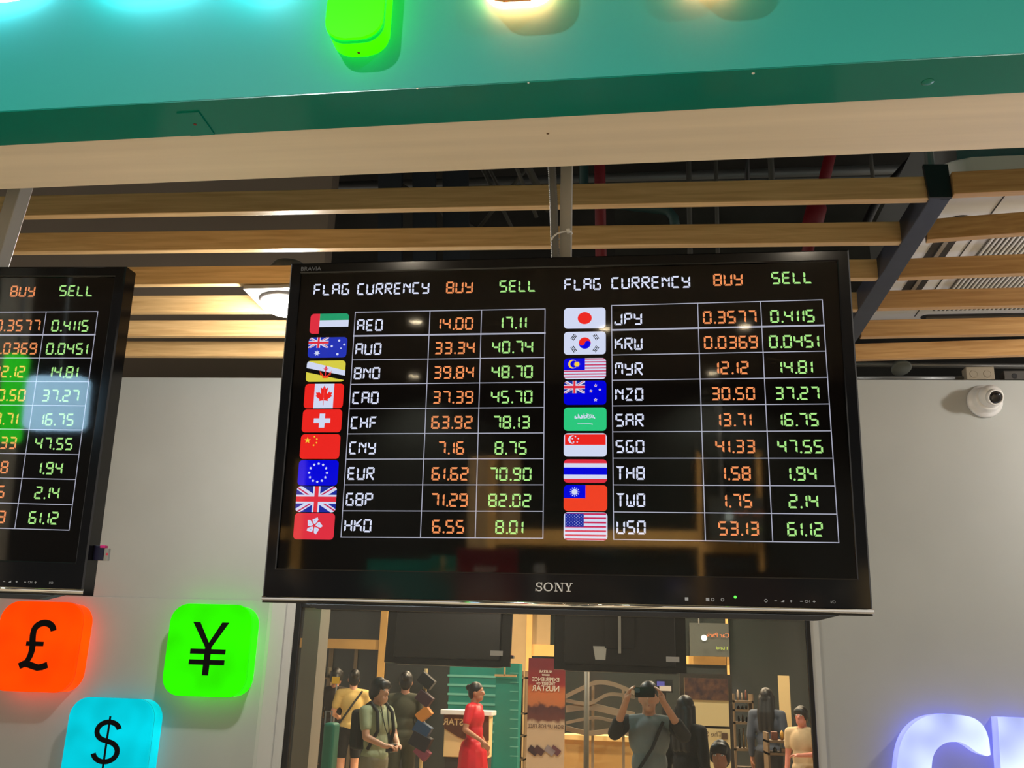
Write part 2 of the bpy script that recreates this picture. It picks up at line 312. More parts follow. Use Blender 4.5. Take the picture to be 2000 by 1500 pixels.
def flag_shapes(n, A):
    if n == 'AED': return [('emer', rc(0, .667, 1, 1)), ('white', rc(0, .333, 1, .667)), ('blk', rc(.24, 0, 1, .333)), ('crim', rc(0, 0, .245, 1))]
    if n == 'AUD':
        o = [('aus', rc(0, 0, 1, 1))] + union(A, 0, .48, .52, 1, 'aus')
        o += [('white', p) for p in star(.24, .23, .16, A, 7, .45)]
        return o + [('white', disc(u, v, r, A, n=12)) for u, v, r in ((.79, .83, .055), (.61, .56, .055), (.93, .63, .055), (.85, .45, .036), (.77, .16, .06))]
    if n == 'BND': return [('yel', rc(0, 0, 1, 1)), ('white', [(0, .99), (1, .52), (1, .28), (0, .66)]), ('blk', [(0, .66), (1, .28), (1, .06), (0, .46)])] + [('crim', p) for p in ([(.5, .8), (.52, .66), (.48, .66)], [(.42, .62), (.58, .62), (.5, .69)], rc(.487, .24, .513, .62), [(.44, .6), (.56, .6), (.53, .56), (.47, .56)])] + [('orange', p) for p in ([(.36, .5), (.4, .34), (.46, .25), (.42, .36)], [(.64, .5), (.6, .34), (.54, .25), (.58, .36)], [(.4, .34), (.5, .26), (.6, .34), (.56, .22), (.44, .22)], [(.4, .24), (.6, .24), (.56, .17), (.44, .17)], [(.34, .56), (.37, .3), (.4, .3)], [(.66, .56), (.63, .3), (.6, .3)])]
    if n == 'CAD': return [('red', rc(0, 0, 1, 1)), ('white', rc(.25, 0, .75, 1))] + [('red', [(.5 + (u - .5) * .66, v) for u, v in p]) for p in leaf()] + [('red', rc(.494, .12, .506, .36))]
    if n == 'CHF': return [('red', rc(0, 0, 1, 1)), ('white', rc(.43, .2, .57, .82)), ('white', rc(.29, .41, .71, .61))]
    if n == 'CNY': return [('red', rc(0, 0, 1, 1))] + [('gold', p) for p in star(.17, .75, .14, A, 5, .4)] + [('gold', p) for u, v in ((.34, .9), (.405, .8), (.405, .65), (.335, .55)) for p in star(u, v, .045, A, 5, .55, 60)]
    if n == 'EUR': return [('blue', rc(0, 0, 1, 1))] + [('white', p) for k in range(12) for p in star(.5 + .36 * math.cos(R(30 * k)) / A, .5 + .36 * math.sin(R(30 * k)), .062, A, 5, .5)]
    if n == 'GBP': return union(A)
    if n == 'HKD':
        o = [('crim', rc(0, 0, 1, 1))]
        for k in range(5):
            a = R(80 + 72 * k); f = lambda r, t: (.5 + r * math.cos(a + R(t)) / A, .52 + r * math.sin(a + R(t)))
            o.append(('white', [f(.05, 0), f(.14, 34), f(.25, 30), f(.34, -10), f(.27, -24), f(.14, -26)])); o.append(('navy', disc(*f(.19, 6), .014, A, n=8)))
        return o
    if n == 'JPY': return [('white', rc(0, 0, 1, 1)), ('red', disc(.5, .5, .29, A * .9))]
    if n == 'KRW':
        o = [('white', rc(0, 0, 1, 1)), ('blue', disc(.5, .5, .25, A)), ('red', disc(.5, .5, .25, A, -12, 168)), ('red', disc(.5 - .125 / A * .97, .5 + .026, .125, A)), ('blue', disc(.5 + .125 / A * .97, .5 - .026, .125, A))]
        for cx, cy, sg, br in ((.235, .76, 1, '000'), (.765, .76, -1, '111'), (.235, .24, -1, '010'), (.765, .24, 1, '101')):
            for k, f in zip((-1, 0, 1), br):
                d = Vector((math.cos(R(56 * sg)), math.sin(R(56 * sg)))); nn = Vector((-d.y, d.x)) * (.062 * k); c0 = (cx + nn.x / A, cy + nn.y)
                e = lambda t: (c0[0] + d.x * t / A, c0[1] + d.y * t)
                for a, b in (((-.13, .13),) if f == '0' else ((-.13, -.012), (.012, .13))): o.append(('blk', band(e(a), e(b), .034, A)))
        return o
    if n == 'MYR': return [('white', rc(0, 0, 1, 1))] + [('rose', rc(0, v / 14, 1, (v + 1) / 14 - .016)) for v in (13, 11, 9, 7, 5, 3, 1)] + [('blue', rc(0, .43, .5, 1))] + crescent(.21, .72, .21, A, .055, .17, 'gold', 'blue') + [('gold', p) for p in star(.31, .71, .15, A, 14, .62)]
    if n == 'NZD': return [('blue', rc(0, 0, 1, 1))] + union(A, 0, .48, .5, 1, 'navy') + [(c, p) for u, v, r in ((.75, .8, .08), (.64, .56, .08), (.85, .62, .07), (.75, .2, .085)) for c, q in (('white', r), ('crim', r * .55)) for p in star(u, v, q, A, 5, .45)]
    if n == 'SAR':
        o = [('green', rc(0, 0, 1, 1)), ('white', [(.32, .285), (.32, .31), (.6, .315), (.68, .3), (.68, .262), (.6, .285)])]; rd = random.Random(3)
        for i in range(26):
            u = .26 + .47 * i / 25; v = .5 + rd.random() * .12; a = rd.uniform(50, 130); L = rd.uniform(.07, .15)
            o.append(('white', band((u, v), (u + L * math.cos(R(a)) / A, v + L * math.sin(R(a))), .026, A)))
        for i in range(9): o.append(('white', band((.26 + .05 * i, .52 + .02 * (i % 3)), (.32 + .05 * i, .56 + .03 * (i % 2)), .024, A)))
        return o
    if n == 'SGD': return [('white', rc(0, 0, 1, 1)), ('red', rc(.025, .5, .975, .95))] + crescent(.2, .73, .18, A, .075, .16, 'white', 'red') + [('white', p) for k in range(5) for p in star(.27 + .13 * math.cos(R(90 + 72 * k)) / A, .725 + .13 * math.sin(R(90 + 72 * k)), .045, A, 5, .5)]
    if n == 'THB': return [('crim', rc(0, 0, 1, 1)), ('white', rc(0, .167, 1, .833)), ('blue', rc(0, .35, 1, .65))]
    if n == 'TWD': return [('orange', rc(0, 0, 1, 1)), ('blue', rc(0, .49, .5, 1)), ('white', disc(.25, .735, .115, A))] + [('white', [(.25 + r * math.cos(R(30 * k + t)) / A, .735 + r * math.sin(R(30 * k + t))) for r, t in ((.135, -5), (.165, -7), (.195, 0), (.165, 7), (.135, 5))]) for k in range(12)]
    if n == 'USD':
        o = [('white', rc(0, 0, 1, 1))] + [('rose', rc(.03, v / 13 - .012, .97, (v + 1) / 13 - .026)) for v in (12, 10, 8, 6, 4, 2, .25)] + [('navy', rc(.03, .47, .46, .95))]
        return o + [('white', disc(.055 + .0385 * c, .51 + .05 * r_, .0125, A, n=8)) for r_ in range(9) for c in range(11) if (r_ + c) % 2 == 0]
def clip(P, Q):                                             # convex polygon clip
    out = P
    for i in range(len(Q)):
        (ax, ay), (bx, by) = Q[i], Q[(i + 1) % len(Q)]; inn = lambda p: (bx - ax) * (p[1] - ay) - (by - ay) * (p[0] - ax) >= -1e-9; src, out = out, []
        for j in range(len(src)):
            p, q = src[j], src[(j + 1) % len(src)]
            if inn(p): out.append(p)
            if inn(p) != inn(q):
                dn = (bx - ax) * (q[1] - p[1]) - (by - ay) * (q[0] - p[0])
                if abs(dn) > 1e-12:
                    t = -((bx - ax) * (p[1] - ay) - (by - ay) * (p[0] - ax)) / dn; out.append((p[0] + t * (q[0] - p[0]), p[1] + t * (q[1] - p[1])))
        if len(out) < 3: return []
    return out
def flag(n, x0, z0, x1, z1, y, parent, label):
    w_, h_ = x1 - x0, z1 - z0; A = w_ / h_; cl = [(u / w_ + .5, v / h_ + .5) for u, v in rrect(w_, h_, 7.5)]
    bm = B(); mats = []; lay = 0
    for sh in flag_shapes(n, A):
        c, p = sh[0], sh[1]; P = clip(p, cl) if sum(p[i][0] * p[(i + 1) % len(p)][1] - p[(i + 1) % len(p)][0] * p[i][1] for i in range(len(p))) > 0 else clip(p[::-1], cl)
        if len(sh) > 2 and P: P = clip(P, rc(*sh[2]))
        if not P: continue
        m = glow('flag_' + c, FC[c])
        if m not in mats: mats.append(m)
        poly(bm, [((x0 + u * w_) * K, y - lay, (z0 + v * h_) * K) for u, v in P], mats.index(m)); lay += 0.000012
    o = obj('flag', bm, mats, parent); o['label'] = label; return o
ROWS = ('AED 14.00 17.11', 'AUD 33.34 40.74', 'BND 39.84 48.70', 'CAD 37.39 45.70', 'CHF 63.92 78.13', 'CNY 7.16 8.75', 'EUR 61.62 70.90', 'GBP 71.29 82.02', 'HKD 6.55 8.01'), ('JPY 0.3577 0.4115', 'KRW 0.0369 0.0451', 'MYR 12.12 14.81', 'NZD 30.50 37.27', 'SAR 13.71 16.75', 'SGD 41.33 47.55', 'THB 1.58 1.94', 'TWD 1.75 2.14', 'USD 53.13 61.12')
FLAGZ = ((189.3, 232.1), (138.3, 181.5), (88.1, 132), (33.2, 83.7), (-15.7, 30.8), (-69.1, -19.4), (-121.8, -71.5), (-173.8, -123.3), (-226.5, -175.5)), ((191.9, 234.9), (138.5, 185.4), (88.9, 131.3), (37.9, 85.6), (-13.4, 32.5), (-63.5, -18), (-113.4, -68.7), (-166.9, -117.8), (-221.1, -169))
FLAGL = {'AED': 'green, white and black flag with a red band', 'AUD': 'blue flag with a small union cross and white stars', 'BND': 'yellow flag with white and black diagonals and a red crest', 'CAD': 'red and white flag with a maple leaf', 'CHF': 'red flag with a white cross', 'CNY': 'red flag with yellow stars', 'EUR': 'blue flag with a ring of stars', 'GBP': 'red, white and blue union cross flag', 'HKD': 'red flag with a white five petal flower', 'JPY': 'white flag with a red disc', 'KRW': 'white flag with a red and blue disc and black bars', 'MYR': 'red and white striped flag with a crescent and sun on blue', 'NZD': 'blue flag with a union cross and red stars', 'SAR': 'green flag with white script over a sword', 'SGD': 'red over white flag with a crescent and stars', 'THB': 'red, white and blue striped flag', 'TWD': 'red flag with a white sun on a blue corner', 'USD': 'striped flag with white stars on blue'}
QUAD = ((-416.7, 234.1), (-27.8, 234.0), (-415.0, -221.3), (-24.8, -218.3)), ((103.7, 238.7), (506.3, 242.5), (107.1, -218.7), (510.4, -219.3))
COLS = (0, .400, .671, 1), (0, .415, .7126, 1)
HEADS = (('FLAG', -508.7, 271.8, S_W, .97), ('CURRENCY', -415.9, 271.0, S_W, .99), ('BUY', -230.2, 270.6, S_O, 1), ('SELL', -121.1, 270.8, S_G, 1)), (('FLAG', 9.9, 271.8, S_W, .98), ('CURRENCY', 103.5, 272.5, S_W, 1.01), ('BUY', 302, 275, S_O, 1.02), ('SELL', 412.8, 276.2, S_G, 1.04))
def screen(loc, rot, label):
    root = empty('rate_screen', loc, label, 'television', 'currency rate screens', rot)
    def bxs(name, lo, hi, m, bevel=0.0, par=root):
        bm = B(); box(bm, [c * K for c in lo], [c * K for c in hi]); return obj(name, bm, m, par, bevel=bevel)
    # cabinet ring round the panel
    bm = B(); ou = [(-560, -347), (560, -347), (560, 341.5), (-560, 341.5)]; inn = [(-537, -283), (537, -283), (537, 319), (-537, 319)]
    rings = [[(x * K, y * K, z * K) for x, z in pts] for pts, y in ((ou, 44), (ou, 3), ([(x - math.copysign(3, x), z - math.copysign(3, z)) for x, z in ou], 0), ([(x + math.copysign(2, x), z + math.copysign(2, z)) for x, z in inn], 0), (inn, 1.5), (inn, 9))]
    vr = [[bm.verts.new(p) for p in r] for r in rings]
    for a, b in zip(vr, vr[1:]):
        for k in range(4): bm.faces.new((a[k], a[(k + 1) % 4], b[(k + 1) % 4], b[k]))
    bm.faces.new(vr[0]); frame = obj('cabinet', bm, BLACK, root)
    bxs('rear_cover', (-470, 44, -300), (470, 84, 290), BLACKM, 0.004)
    bxs('panel', (-537, 8, -283), (537, 10, 319), mat('dark_panel', (0.006, 0.0045, 0.004), 0.9, spec=0.0))
    bm = B(); prism(bm, [(x * K, 2 * K, z * K) for x, z in ((-480, -347), (-448, -357), (466, -357), (504, -347))], (0, 40 * K, 0)); obj('speaker_bar', bm, BLACKM, root, bevel=0.001)
    bm = B(); prf = [(1, -343.8), (-1.2, -343.2), (-2.8, -341.4), (-3.4, -338.8), (-2.8, -336.2), (-1.2, -334.5), (1, -334)]; prism(bm, [(-559 * K, y_ * K, z_ * K) for y_, z_ in prf], (1120.5 * K, 0, 0)); obj('chrome_strip', bm, CHROME, root, smooth=True)
    y = 7.6 * K
    for t in (0, 1):
        (a, b, c, d), cs = QUAD[t], COLS[t]
        P = lambda u, v: ((a[0] * (1 - u) + b[0] * u) * (1 - v) + (c[0] * (1 - u) + d[0] * u) * v, (a[1] * (1 - u) + b[1] * u) * (1 - v) + (c[1] * (1 - u) + d[1] * u) * v)
        bm = B()
        def line(p, q, wd, yy):
            dv = Vector((q[0] - p[0], q[1] - p[1])).normalized() * wd / 2; n_ = Vector((-dv.y, dv.x))
            poly(bm, [((e[0] + s1 * dv.x + s2 * n_.x) * K, yy, (e[1] + s1 * dv.y + s2 * n_.y) * K) for e, s1, s2 in ((p, -1, -1), (q, 1, -1), (q, 1, 1), (p, -1, 1))])
        for r_ in range(10): line(P(0, r_ / 9), P(1, r_ / 9), 3.4 if r_ == 1 else 1.7, y)
        for u in cs: line(P(u, 0), P(u, 1), 1.7, y - 0.00003)
        obj('table_grid', bm, S_L, root)
        for s, x, z, m, kx in HEADS[t]:
            bm = B(); seg_text(bm, s, x, z, y - 0.00006, kx * (74.3 / 71 if s == 'FLAG' and t == 0 else 1), 1.0); obj('column_heading', bm, m, root)
        for r_, row in enumerate(ROWS[t]):
            code, buy, sell = row.split(); v = (r_ + 1) / 9
            x, z = P(0, v); x += 5.2; z += 9.8
            bm = B(); seg_text(bm, code, x, z, y - 0.00006, .975); obj('currency_code', bm, S_W, root)
            for nm, s, i, m in (('buy_rate', buy, 1, S_O), ('sell_rate', sell, 2, S_G)):
                cx = (P(cs[i], v)[0] + P(cs[i + 1], v)[0]) / 2; kx = 1.01; wd = seg_width(s) * kx
                bm = B(); seg_text(bm, s, cx - wd / 2 + (0 if s[0] != '1' else 0), z, y - 0.00006, kx, 1.02); obj(nm, bm, m, root)
            x0, x1 = ((-510.5, -429.5), (10 + r_ * .5, 92 + r_ * .45))[t]
            flag(code, x0, FLAGZ[t][r_][0], x1, FLAGZ[t][r_][1], y - 0.0001, root, FLAGL[code])
    bxs('front_glass', (-537, 4.2, -283), (537, 5.0, 319), clear_glass('panel_glass', 1.45, 1.25))
    # maker's lettering: four slab serif capitals and the faint name in the corner
    LG = mat('silver_print', (0.55, 0.53, 0.50), 0.3, 0.3, emit=(0.55, 0.52, 0.48), es=0.12); bm = B(); yy = -0.4 * K
    def L(*pts): poly(bm, [(px * K, yy, pz * K) for px, pz in pts])
    z0, z1 = -315.6, -299.6; h = z1 - z0
    def arc(cx, cz, rx, rz, a0, a1, wd0, wd1, n=18):
        for k in range(n):
            p = []
            for t_ in (k / n, (k + 1) / n):
                an = R(a0 + (a1 - a0) * t_); wx = wd0 + (wd1 - wd0) * abs(math.sin(an)); p.append(((cx + rx * math.cos(an), cz + rz * math.sin(an)), (cx + (rx - wx) * math.cos(an), cz + (rz - wx) * math.sin(an))))
            L(p[0][0], p[1][0], p[1][1], p[0][1])
    sx = -36.2                                              # S
    arc(sx + 6.6, z1 - 4.4, 5.6, 4.4, 20, 270, 3.0, 1.6); arc(sx + 6.6, z0 + 4.4, 5.9, 4.4 + .4, -160, 90, 3.0, 1.6)
    L((sx + 10.8, z1), (sx + 12.2, z1), (sx + 12.2, z1 - 5.6), (sx + 10.8, z1 - 5.2)); L((sx, z0), (sx + 1.4, z0), (sx + 1.4, z0 + 5.2), (sx, z0 + 5.6))
    arc(-12.6, (z0 + z1) / 2, 8.8, h / 2, 0, 360, 3.6, 1.7, 32)     # O
    nx = -1.4                                               # N
    for q in (((nx + 2, z0), (nx + 3.6, z0), (nx + 3.6, z1), (nx + 2, z1)), ((nx + 13.6, z0), (nx + 15.2, z0), (nx + 15.2, z1), (nx + 13.6, z1)), ((nx + 2, z1), (nx + 5.6, z1), (nx + 15.2, z0), (nx + 12.2, z0)), ((nx, z0), (nx + 5.8, z0), (nx + 5.8, z0 + 1.4), (nx, z0 + 1.4)), ((nx, z1 - 1.4), (nx + 5, z1 - 1.4), (nx + 5, z1), (nx, z1)), ((nx + 11.4, z1 - 1.4), (nx + 17.2, z1 - 1.4), (nx + 17.2, z1), (nx + 11.4, z1))): L(*q)
    yx = 16.6                                               # Y
    for q in (((yx + 1.6, z1), (yx + 5.2, z1), (yx + 9.6, z0 + 6.6), (yx + 6.8, z0 + 6.6)), ((yx + 12.4, z1), (yx + 14, z1), (yx + 9.4, z0 + 6.2), (yx + 8, z0 + 6.2)), ((yx + 6.6, z0), (yx + 9.8, z0), (yx + 9.8, z0 + 7), (yx + 6.6, z0 + 7)), ((yx + 4.4, z0), (yx + 12, z0), (yx + 12, z0 + 1.4), (yx + 4.4, z0 + 1.4)), ((yx, z1 - 1.4), (yx + 7, z1 - 1.4), (yx + 7, z1), (yx, z1)), ((yx + 10.6, z1 - 1.4), (yx + 15.6, z1 - 1.4), (yx + 15.6, z1), (yx + 10.6, z1))): L(*q)
    obj('maker_name', bm, LG, root)
    FAINT = mat('faint_print', (0.06, 0.06, 0.06), 0.4, emit=(0.06, 0.06, 0.06), es=0.6)
    lettering('series_name', 'BRAVIA', 12.5 * K, FAINT, root, Matrix.Translation((-515.5 * K, yy, 327.5 * K)) @ UP, sx=1.05)
    bm = B(); lathe(bm, [(0, 2.6 * K), (0.8 * K, 2.2 * K)], (323.8 * K, 0, -318.9 * K), (0, -1, 0), 14); obj('power_light', bm, glow('power_green', (0.12, 0.9, 0.08, 1), 1.6), root)
    MARK = mat('grey_print', (0.2, 0.2, 0.2), 0.5, emit=(0.2, 0.2, 0.2), es=0.4)
    def ring(bm, cx, cz, r_, wd):
        for k in range(16):
            a, b = 2 * math.pi * k / 16, 2 * math.pi * (k + 1) / 16; poly(bm, [((cx + q * math.cos(t)) * K, yy, (cz + q * math.sin(t)) * K) for q, t in ((r_, a), (r_, b), (r_ - wd, b), (r_ - wd, a))])
    for kind, x in (('sq', 237.8), ('sq', 275), ('ring', 284), ('ring', 301.2), ('ring', 377.3), ('-', 394.2), ('v', 406), ('+', 420.8), ('-', 438.5), ('CH', 449), ('+', 460.5), ('10', 493)):
        bm = B(); z = -324.2
        if kind == 'sq': box(bm, ((x - 3) * K, yy - 1e-5, (z - 3) * K), ((x + 3) * K, yy, (z + 3) * K))
        elif kind == 'ring': ring(bm, x, z, 3, 1)
        elif kind == 'v': poly(bm, [(p * K, yy, q * K) for p, q in ((x - 3, z - 2), (x + 3, z - 2), (x + 3, z + 2.4))])
        elif kind in '+-':
            box(bm, ((x - 2.2) * K, yy - 1e-5, (z - .6) * K), ((x + 2.2) * K, yy, (z + .6) * K))
            if kind == '+': box(bm, ((x - .6) * K, yy - 1e-5, (z - 2.2) * K), ((x + .6) * K, yy, (z + 2.2) * K))
        else:
            bm.free(); lettering('control_mark', 'CH' if kind == 'CH' else 'I/O', 6.5 * K, MARK, root, Matrix.Translation((x * K, yy, z * K)) @ UP); continue
        obj('control_mark', bm, MARK, root)
    # what the teller glass mirrors of the rear: a pale rating label and a sheet of paper
    bm = B(); box(bm, (390 * K, 84 * K, -262 * K), (500 * K, 85.5 * K, -220 * K)); obj('rating_label', bm, mat('label_grey', lin(190, 190, 188), 0.6), root)
    return root
T1 = Vector((-0.1059, 1.26414, 1.89339)); T2 = Vector((-1.17186, 1.25876, 1.90181))
def rotv(x, y, z):
    v = Vector((x, y, z)); return Matrix.Rotation(v.length, 3, v.normalized())
tv1 = screen(T1, rotv(0.05569, 0.00105, -0.00077), 'large hanging screen of currency rates with both columns of flags in full view')
tv2 = screen(T2, rotv(0.06763, 0.0101, 0.03443), 'hanging rate screen cut by the picture edge, cyan and green glare on it')
bm = B(); hexa(bm, [(p[0] * K, p[1] * K, p[2] * K) for p in ((-205, 85, -262), (-120, 85, -262), (-110, 85, -150), (-225, 85, -150), (-205, 86.5, -262), (-120, 86.5, -262), (-110, 86.5, -150), (-225, 86.5, -150))]); obj('paper_sheet', bm, mat('paper_white', lin(215, 215, 205), 0.7), tv1)
# USB stick in the side of the second screen
r2 = rotv(0.06763, 0.0101, 0.03443)
ub = empty('usb_stick', T2 + r2 @ Vector((560.5 * K, 26 * K, -264 * K)), 'black and magenta memory stick poking out of the cut screen', 'memory stick', rot=r2)
bm = B(); box(bm, (0, -.004, -.009), (.016, .004, .012)); obj('body', bm, mat('navy_plastic', (0.004, 0.004, 0.02), 0.3), ub, bevel=0.001)
bm = B(); box(bm, (.009, -.0042, .0085), (.017, .0042, .0125)); obj('cap', bm, mat('magenta_plastic', lin(190, 20, 110), 0.3), ub, bevel=0.0008)
bm = B(); box(bm, (.016, -.0035, -.009), (.0222, .0035, .0085)); obj('plug', bm, STEEL, ub, bevel=0.0006)
bm = B(); box(bm, (.019, -.0037, -.0015), (.0224, -.0034, .0015)); obj('contact', bm, mat('red_plastic', lin(190, 40, 60), 0.4), ub)
# posts that carry the screens
bm = B(); p0 = onY(1101.5, 320, 1.335); p1 = onY(1101.5, 520, 1.335); dz = (p0 - p1).normalized()
x0 = onY(1090, 420, 1.31).x; x1 = onY(1113, 420, 1.31).x; yb = T1.y + 84 * K
post = empty('screen_post', ((x0 + x1) / 2, 1.353, 1.6), 'grey steel box post rising behind the fully visible rate screen', 'post')
def local(o, pts): return [Vector(p) - o.location for p in pts]
bm = B(); box(bm, (x0 - post.location.x, -.012, 0.15), (x1 - post.location.x, .012, 1.5)); obj('upright', bm, mat('grey_post_paint', lin(168, 166, 158), 0.45), post, bevel=0.001)
bm = B(); box(bm, (-.09, -.02, 0.18), (.09, -.012, 0.42)); obj('mounting_plate', bm, BLACKM, post)
cx = onY(1082, 420, 1.325)
cond = [(onY(x, y, 1.333)) for x, y in ((1076, 300), (1079, 350), (1081.5, 400), (1082, 430), (1083.5, 470), (1085, 520), (1086, 560))]
bm = B(); n = 150; pts = []
for i in range(n):
    t = i / (n - 1) * (len(cond) - 1); k = min(int(t), len(cond) - 2); pts.append(cond[k].lerp(cond[k + 1], t - k))
tube(bm, pts, [0.0058 + (0.0009 if i % 2 else -0.0007) for i in range(n)], 12)
tag(obj('flexible_conduit', bm, mat('grey_flexible_conduit', lin(120, 120, 116), 0.5, 0.2), smooth=True), 'ribbed grey flexible conduit strapped against the grey screen post', 'conduit')
tie = empty('cable_tie', onY(1100, 452, 1.31), 'white plastic tie strapping the ribbed conduit to the grey post', 'cable tie')
loop = [onY(x, y, yy) for x, y, yy in ((1077, 470, 1.318), (1080, 463, 1.313), (1088, 456, 1.313), (1098, 453, 1.317), (1108, 451.5, 1.322), (1115, 452, 1.324), (1117, 456, 1.333), (1110, 462, 1.356), (1090, 468, 1.356), (1077, 472, 1.335), (1076, 471, 1.322))]
bm = B(); tube(bm, local(tie, loop), 0.0014, 8); obj('strap', bm, WHITE, tie, smooth=True)
bm = B(); c = onY(1110, 451, 1.318) - tie.location; lathe(bm, [(-.003, .0032), (-.002, .0038), (.002, .0038), (.003, .0032)], c, (1, 0, 0.2), 12); obj('head', bm, WHITE, tie, smooth=True)
q = [onY(x, y, 1.345) for x, y in ((13, 372), (39, 372), (-1, 500), (-26, 500))]; dn = q[2] - q[1]
po2 = empty('screen_post', q[1], 'leaning grey steel post over the cut rate screen', 'post')
a, b = q[0], q[1]; bm = B(); ext = lambda p, t: p + dn * t
hexa(bm, [v - po2.location for v in (ext(a, -1.6), ext(b, -1.6), ext(b, 1.6), ext(a, 1.6))] + [v - po2.location + Vector((0, .03, 0)) for v in (ext(a, -1.6), ext(b, -1.6), ext(b, 1.6), ext(a, 1.6))]); obj('upright', bm, mat('grey_post_paint', lin(168, 166, 158), 0.45), po2, bevel=0.002)
# ================================================================== SLATTED CEILING
ZS = 2.75
LEFT = (((24, 430), (1750, 397.6)), ((6, 499), (1750, 480)), ((247.5, 561.8), (1658, 550)), ((240, 615), (1664, 610.5)), ((234, 660.5), (1664, 660)), ((225, 699), (1664, 703)))
LEND = (1811, 1760, 1714, 1677, 1640, 1612)
RIGHT = (((1860, 388), (2000, 382)), ((1806, 476), (2000, 462)), ((1752, 549), (2000, 540)), ((1712, 608), (2000, 602)), ((1673, 662.6), (2000, 657)), ((1673, 706), (2000, 697.6)))
RBEG = (1858, 1808, 1752, 1712, 1679, 1640)
ORD = ('first', 'second', 'third', 'fourth', 'fifth', 'sixth')
WH, WD = 0.062, 0.026
def slat(p, q, xa, xb, m, label, group):
    # back lower edge is seen along p-q; the slat has a true height and depth
    zq = ZS
    a, b = onZ(p[0], p[1], zq), onZ(q[0], q[1], zq); dr = (b - a) / (b.x - a.x)
    def at(px):
        lo, hi = -6.0, 4.0
        for _ in range(60):
            mid = (lo + hi) / 2; P = a + dr * (mid - a.x); c = M.transposed() @ (P - CAM); x = c.x / c.z * F_PX + 1000
            lo, hi = (mid, hi) if x < px else (lo, mid)
        return a + dr * (lo - a.x)
    A = at(xa) if xa is not None else a + dr * (-5.2 - a.x); Bp = at(xb) if xb is not None else a + dr * (4.2 - a.x)
    o = (A + Bp) / 2; u = (Bp - A); v = Vector((-u.y, u.x, 0)).normalized() * -WD; e = 0.0018
    bm = B(); sec = [(0, 0), (1, 0), (1, 1), (0, 1)]
    P8 = [A - o + v * s + UPV * (WH * t) for s, t in sec]; Q8 = [Bp - o + v * s + UPV * (WH * t) for s, t in sec]
    hexa(bm, P8 + Q8); ob = obj('ceiling_slat', bm, m, bevel=e, seg=2); ob.location = o
    return tag(ob, label, 'slat', group)
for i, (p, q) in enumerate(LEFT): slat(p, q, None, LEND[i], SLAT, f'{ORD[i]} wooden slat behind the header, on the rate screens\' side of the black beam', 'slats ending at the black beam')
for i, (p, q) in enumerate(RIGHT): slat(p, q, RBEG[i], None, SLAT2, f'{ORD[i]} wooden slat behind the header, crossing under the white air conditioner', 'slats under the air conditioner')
ZB = ZS - 0.004
b0, b1 = onZ(1817, 387, ZB), onZ(1858, 387, ZB); e0, e1 = onZ(1560, 790, ZB), onZ(1579, 800, ZB); hh = UPV * 0.07
e0 = b0 + (onZ(1669, 618, ZB) - b0) * 1.35; e1 = b1 + (onZ(1676, 661, ZB) - b1) * 1.12
t0, t1 = onZ(1810, 336, ZB), onZ(1856, 336, ZB)
beam = empty('hanging_beam', b0, 'blue-black steel beam running inward between the two runs of wooden slats', 'beam')
bm = B(); hexa(bm, [p - b0 for p in (b0, b1, e1, e0)] + [p - b0 + hh for p in (b0, b1, e1, e0)]); obj('channel', bm, IRON, beam, bevel=0.002)
bm = B(); f = (b1 - b0); n_ = Vector((0, -0.004, 0)); hexa(bm, [f * -.06 + n_, f * 1.04 + n_, f * 1.02 + n_ + hh * 1.35, f * -.2 + n_ + hh * 1.35, f * -.06 + n_ * -2, f * 1.04 + n_ * -2, f * 1.02 + n_ * -2 + hh * 1.35, f * -.2 + n_ * -2 + hh * 1.35]); obj('end_plate', bm, BLACKM, beam, bevel=0.002)
bm = B(); c = (b0 + b1) / 2 - b0 + Vector((0, .05, .05)); tube(bm, [c, c + Vector((0, 0, 1.95))], 0.012, 10); obj('hanger_rod', bm, ZINC, beam)
# ------------------------------------------------------------------ ceiling cassette air conditioner
ZA = 2.93
ac0 = onZ(1772, 470, ZA); ya, yb_ = onZ(1990, 335, ZA).y, onZ(1900, 634, ZA).y
xa = onZ(1822, 470, ZA).x - 0.10; L_ = yb_ - ya
ac = empty('air_conditioner', (xa, ya, ZA), 'white square ceiling air conditioner above the slats beside the black beam', 'air conditioner')
bm = B(); pts = [(x + L_ / 2, y + L_ / 2, 0) for x, y in rrect(L_, L_, 0.09, 6)]; prism(bm, pts, (0, 0, 0.05)); obj('front_panel', bm, WHITE, ac, bevel=0.006, seg=2)
bm = B(); box(bm, (.08, .08, .05), (L_ - .08, L_ - .08, .35)); obj('body', bm, ZINC, ac)
LOUV = mat('louvre_dark', (0.02, 0.02, 0.02), 0.5)
for lo, hi in (((.105, .25), (.172, L_ - .25)), ((L_ - .172, .25), (L_ - .105, L_ - .25)), ((.24, .07), (L_ - .24, .115)), ((.24, L_ - .115), (L_ - .24, L_ - .07))):
    bm = B(); w0, h0 = hi[0] - lo[0], hi[1] - lo[1]; cx0, cy0 = (lo[0] + hi[0]) / 2, (lo[1] + hi[1]) / 2
    prism(bm, [(x + cx0, y + cy0, -0.002) for x, y in rrect(w0, h0, min(w0, h0) / 2 - .001, 5)], (0, 0, 0.003)); o_ = obj('air_outlet', bm, LOUV, ac)
    bm = B()
    if w0 < h0: box(bm, (cx0 - .007, lo[1] + .02, -.008), (cx0 + .007, hi[1] - .02, -.002))
    else: box(bm, (lo[0] + .02, cy0 - .004, -.008), (hi[0] - .02, cy0 + .004, -.002))
    obj('vane', bm, STEEL, o_)
gx = .265
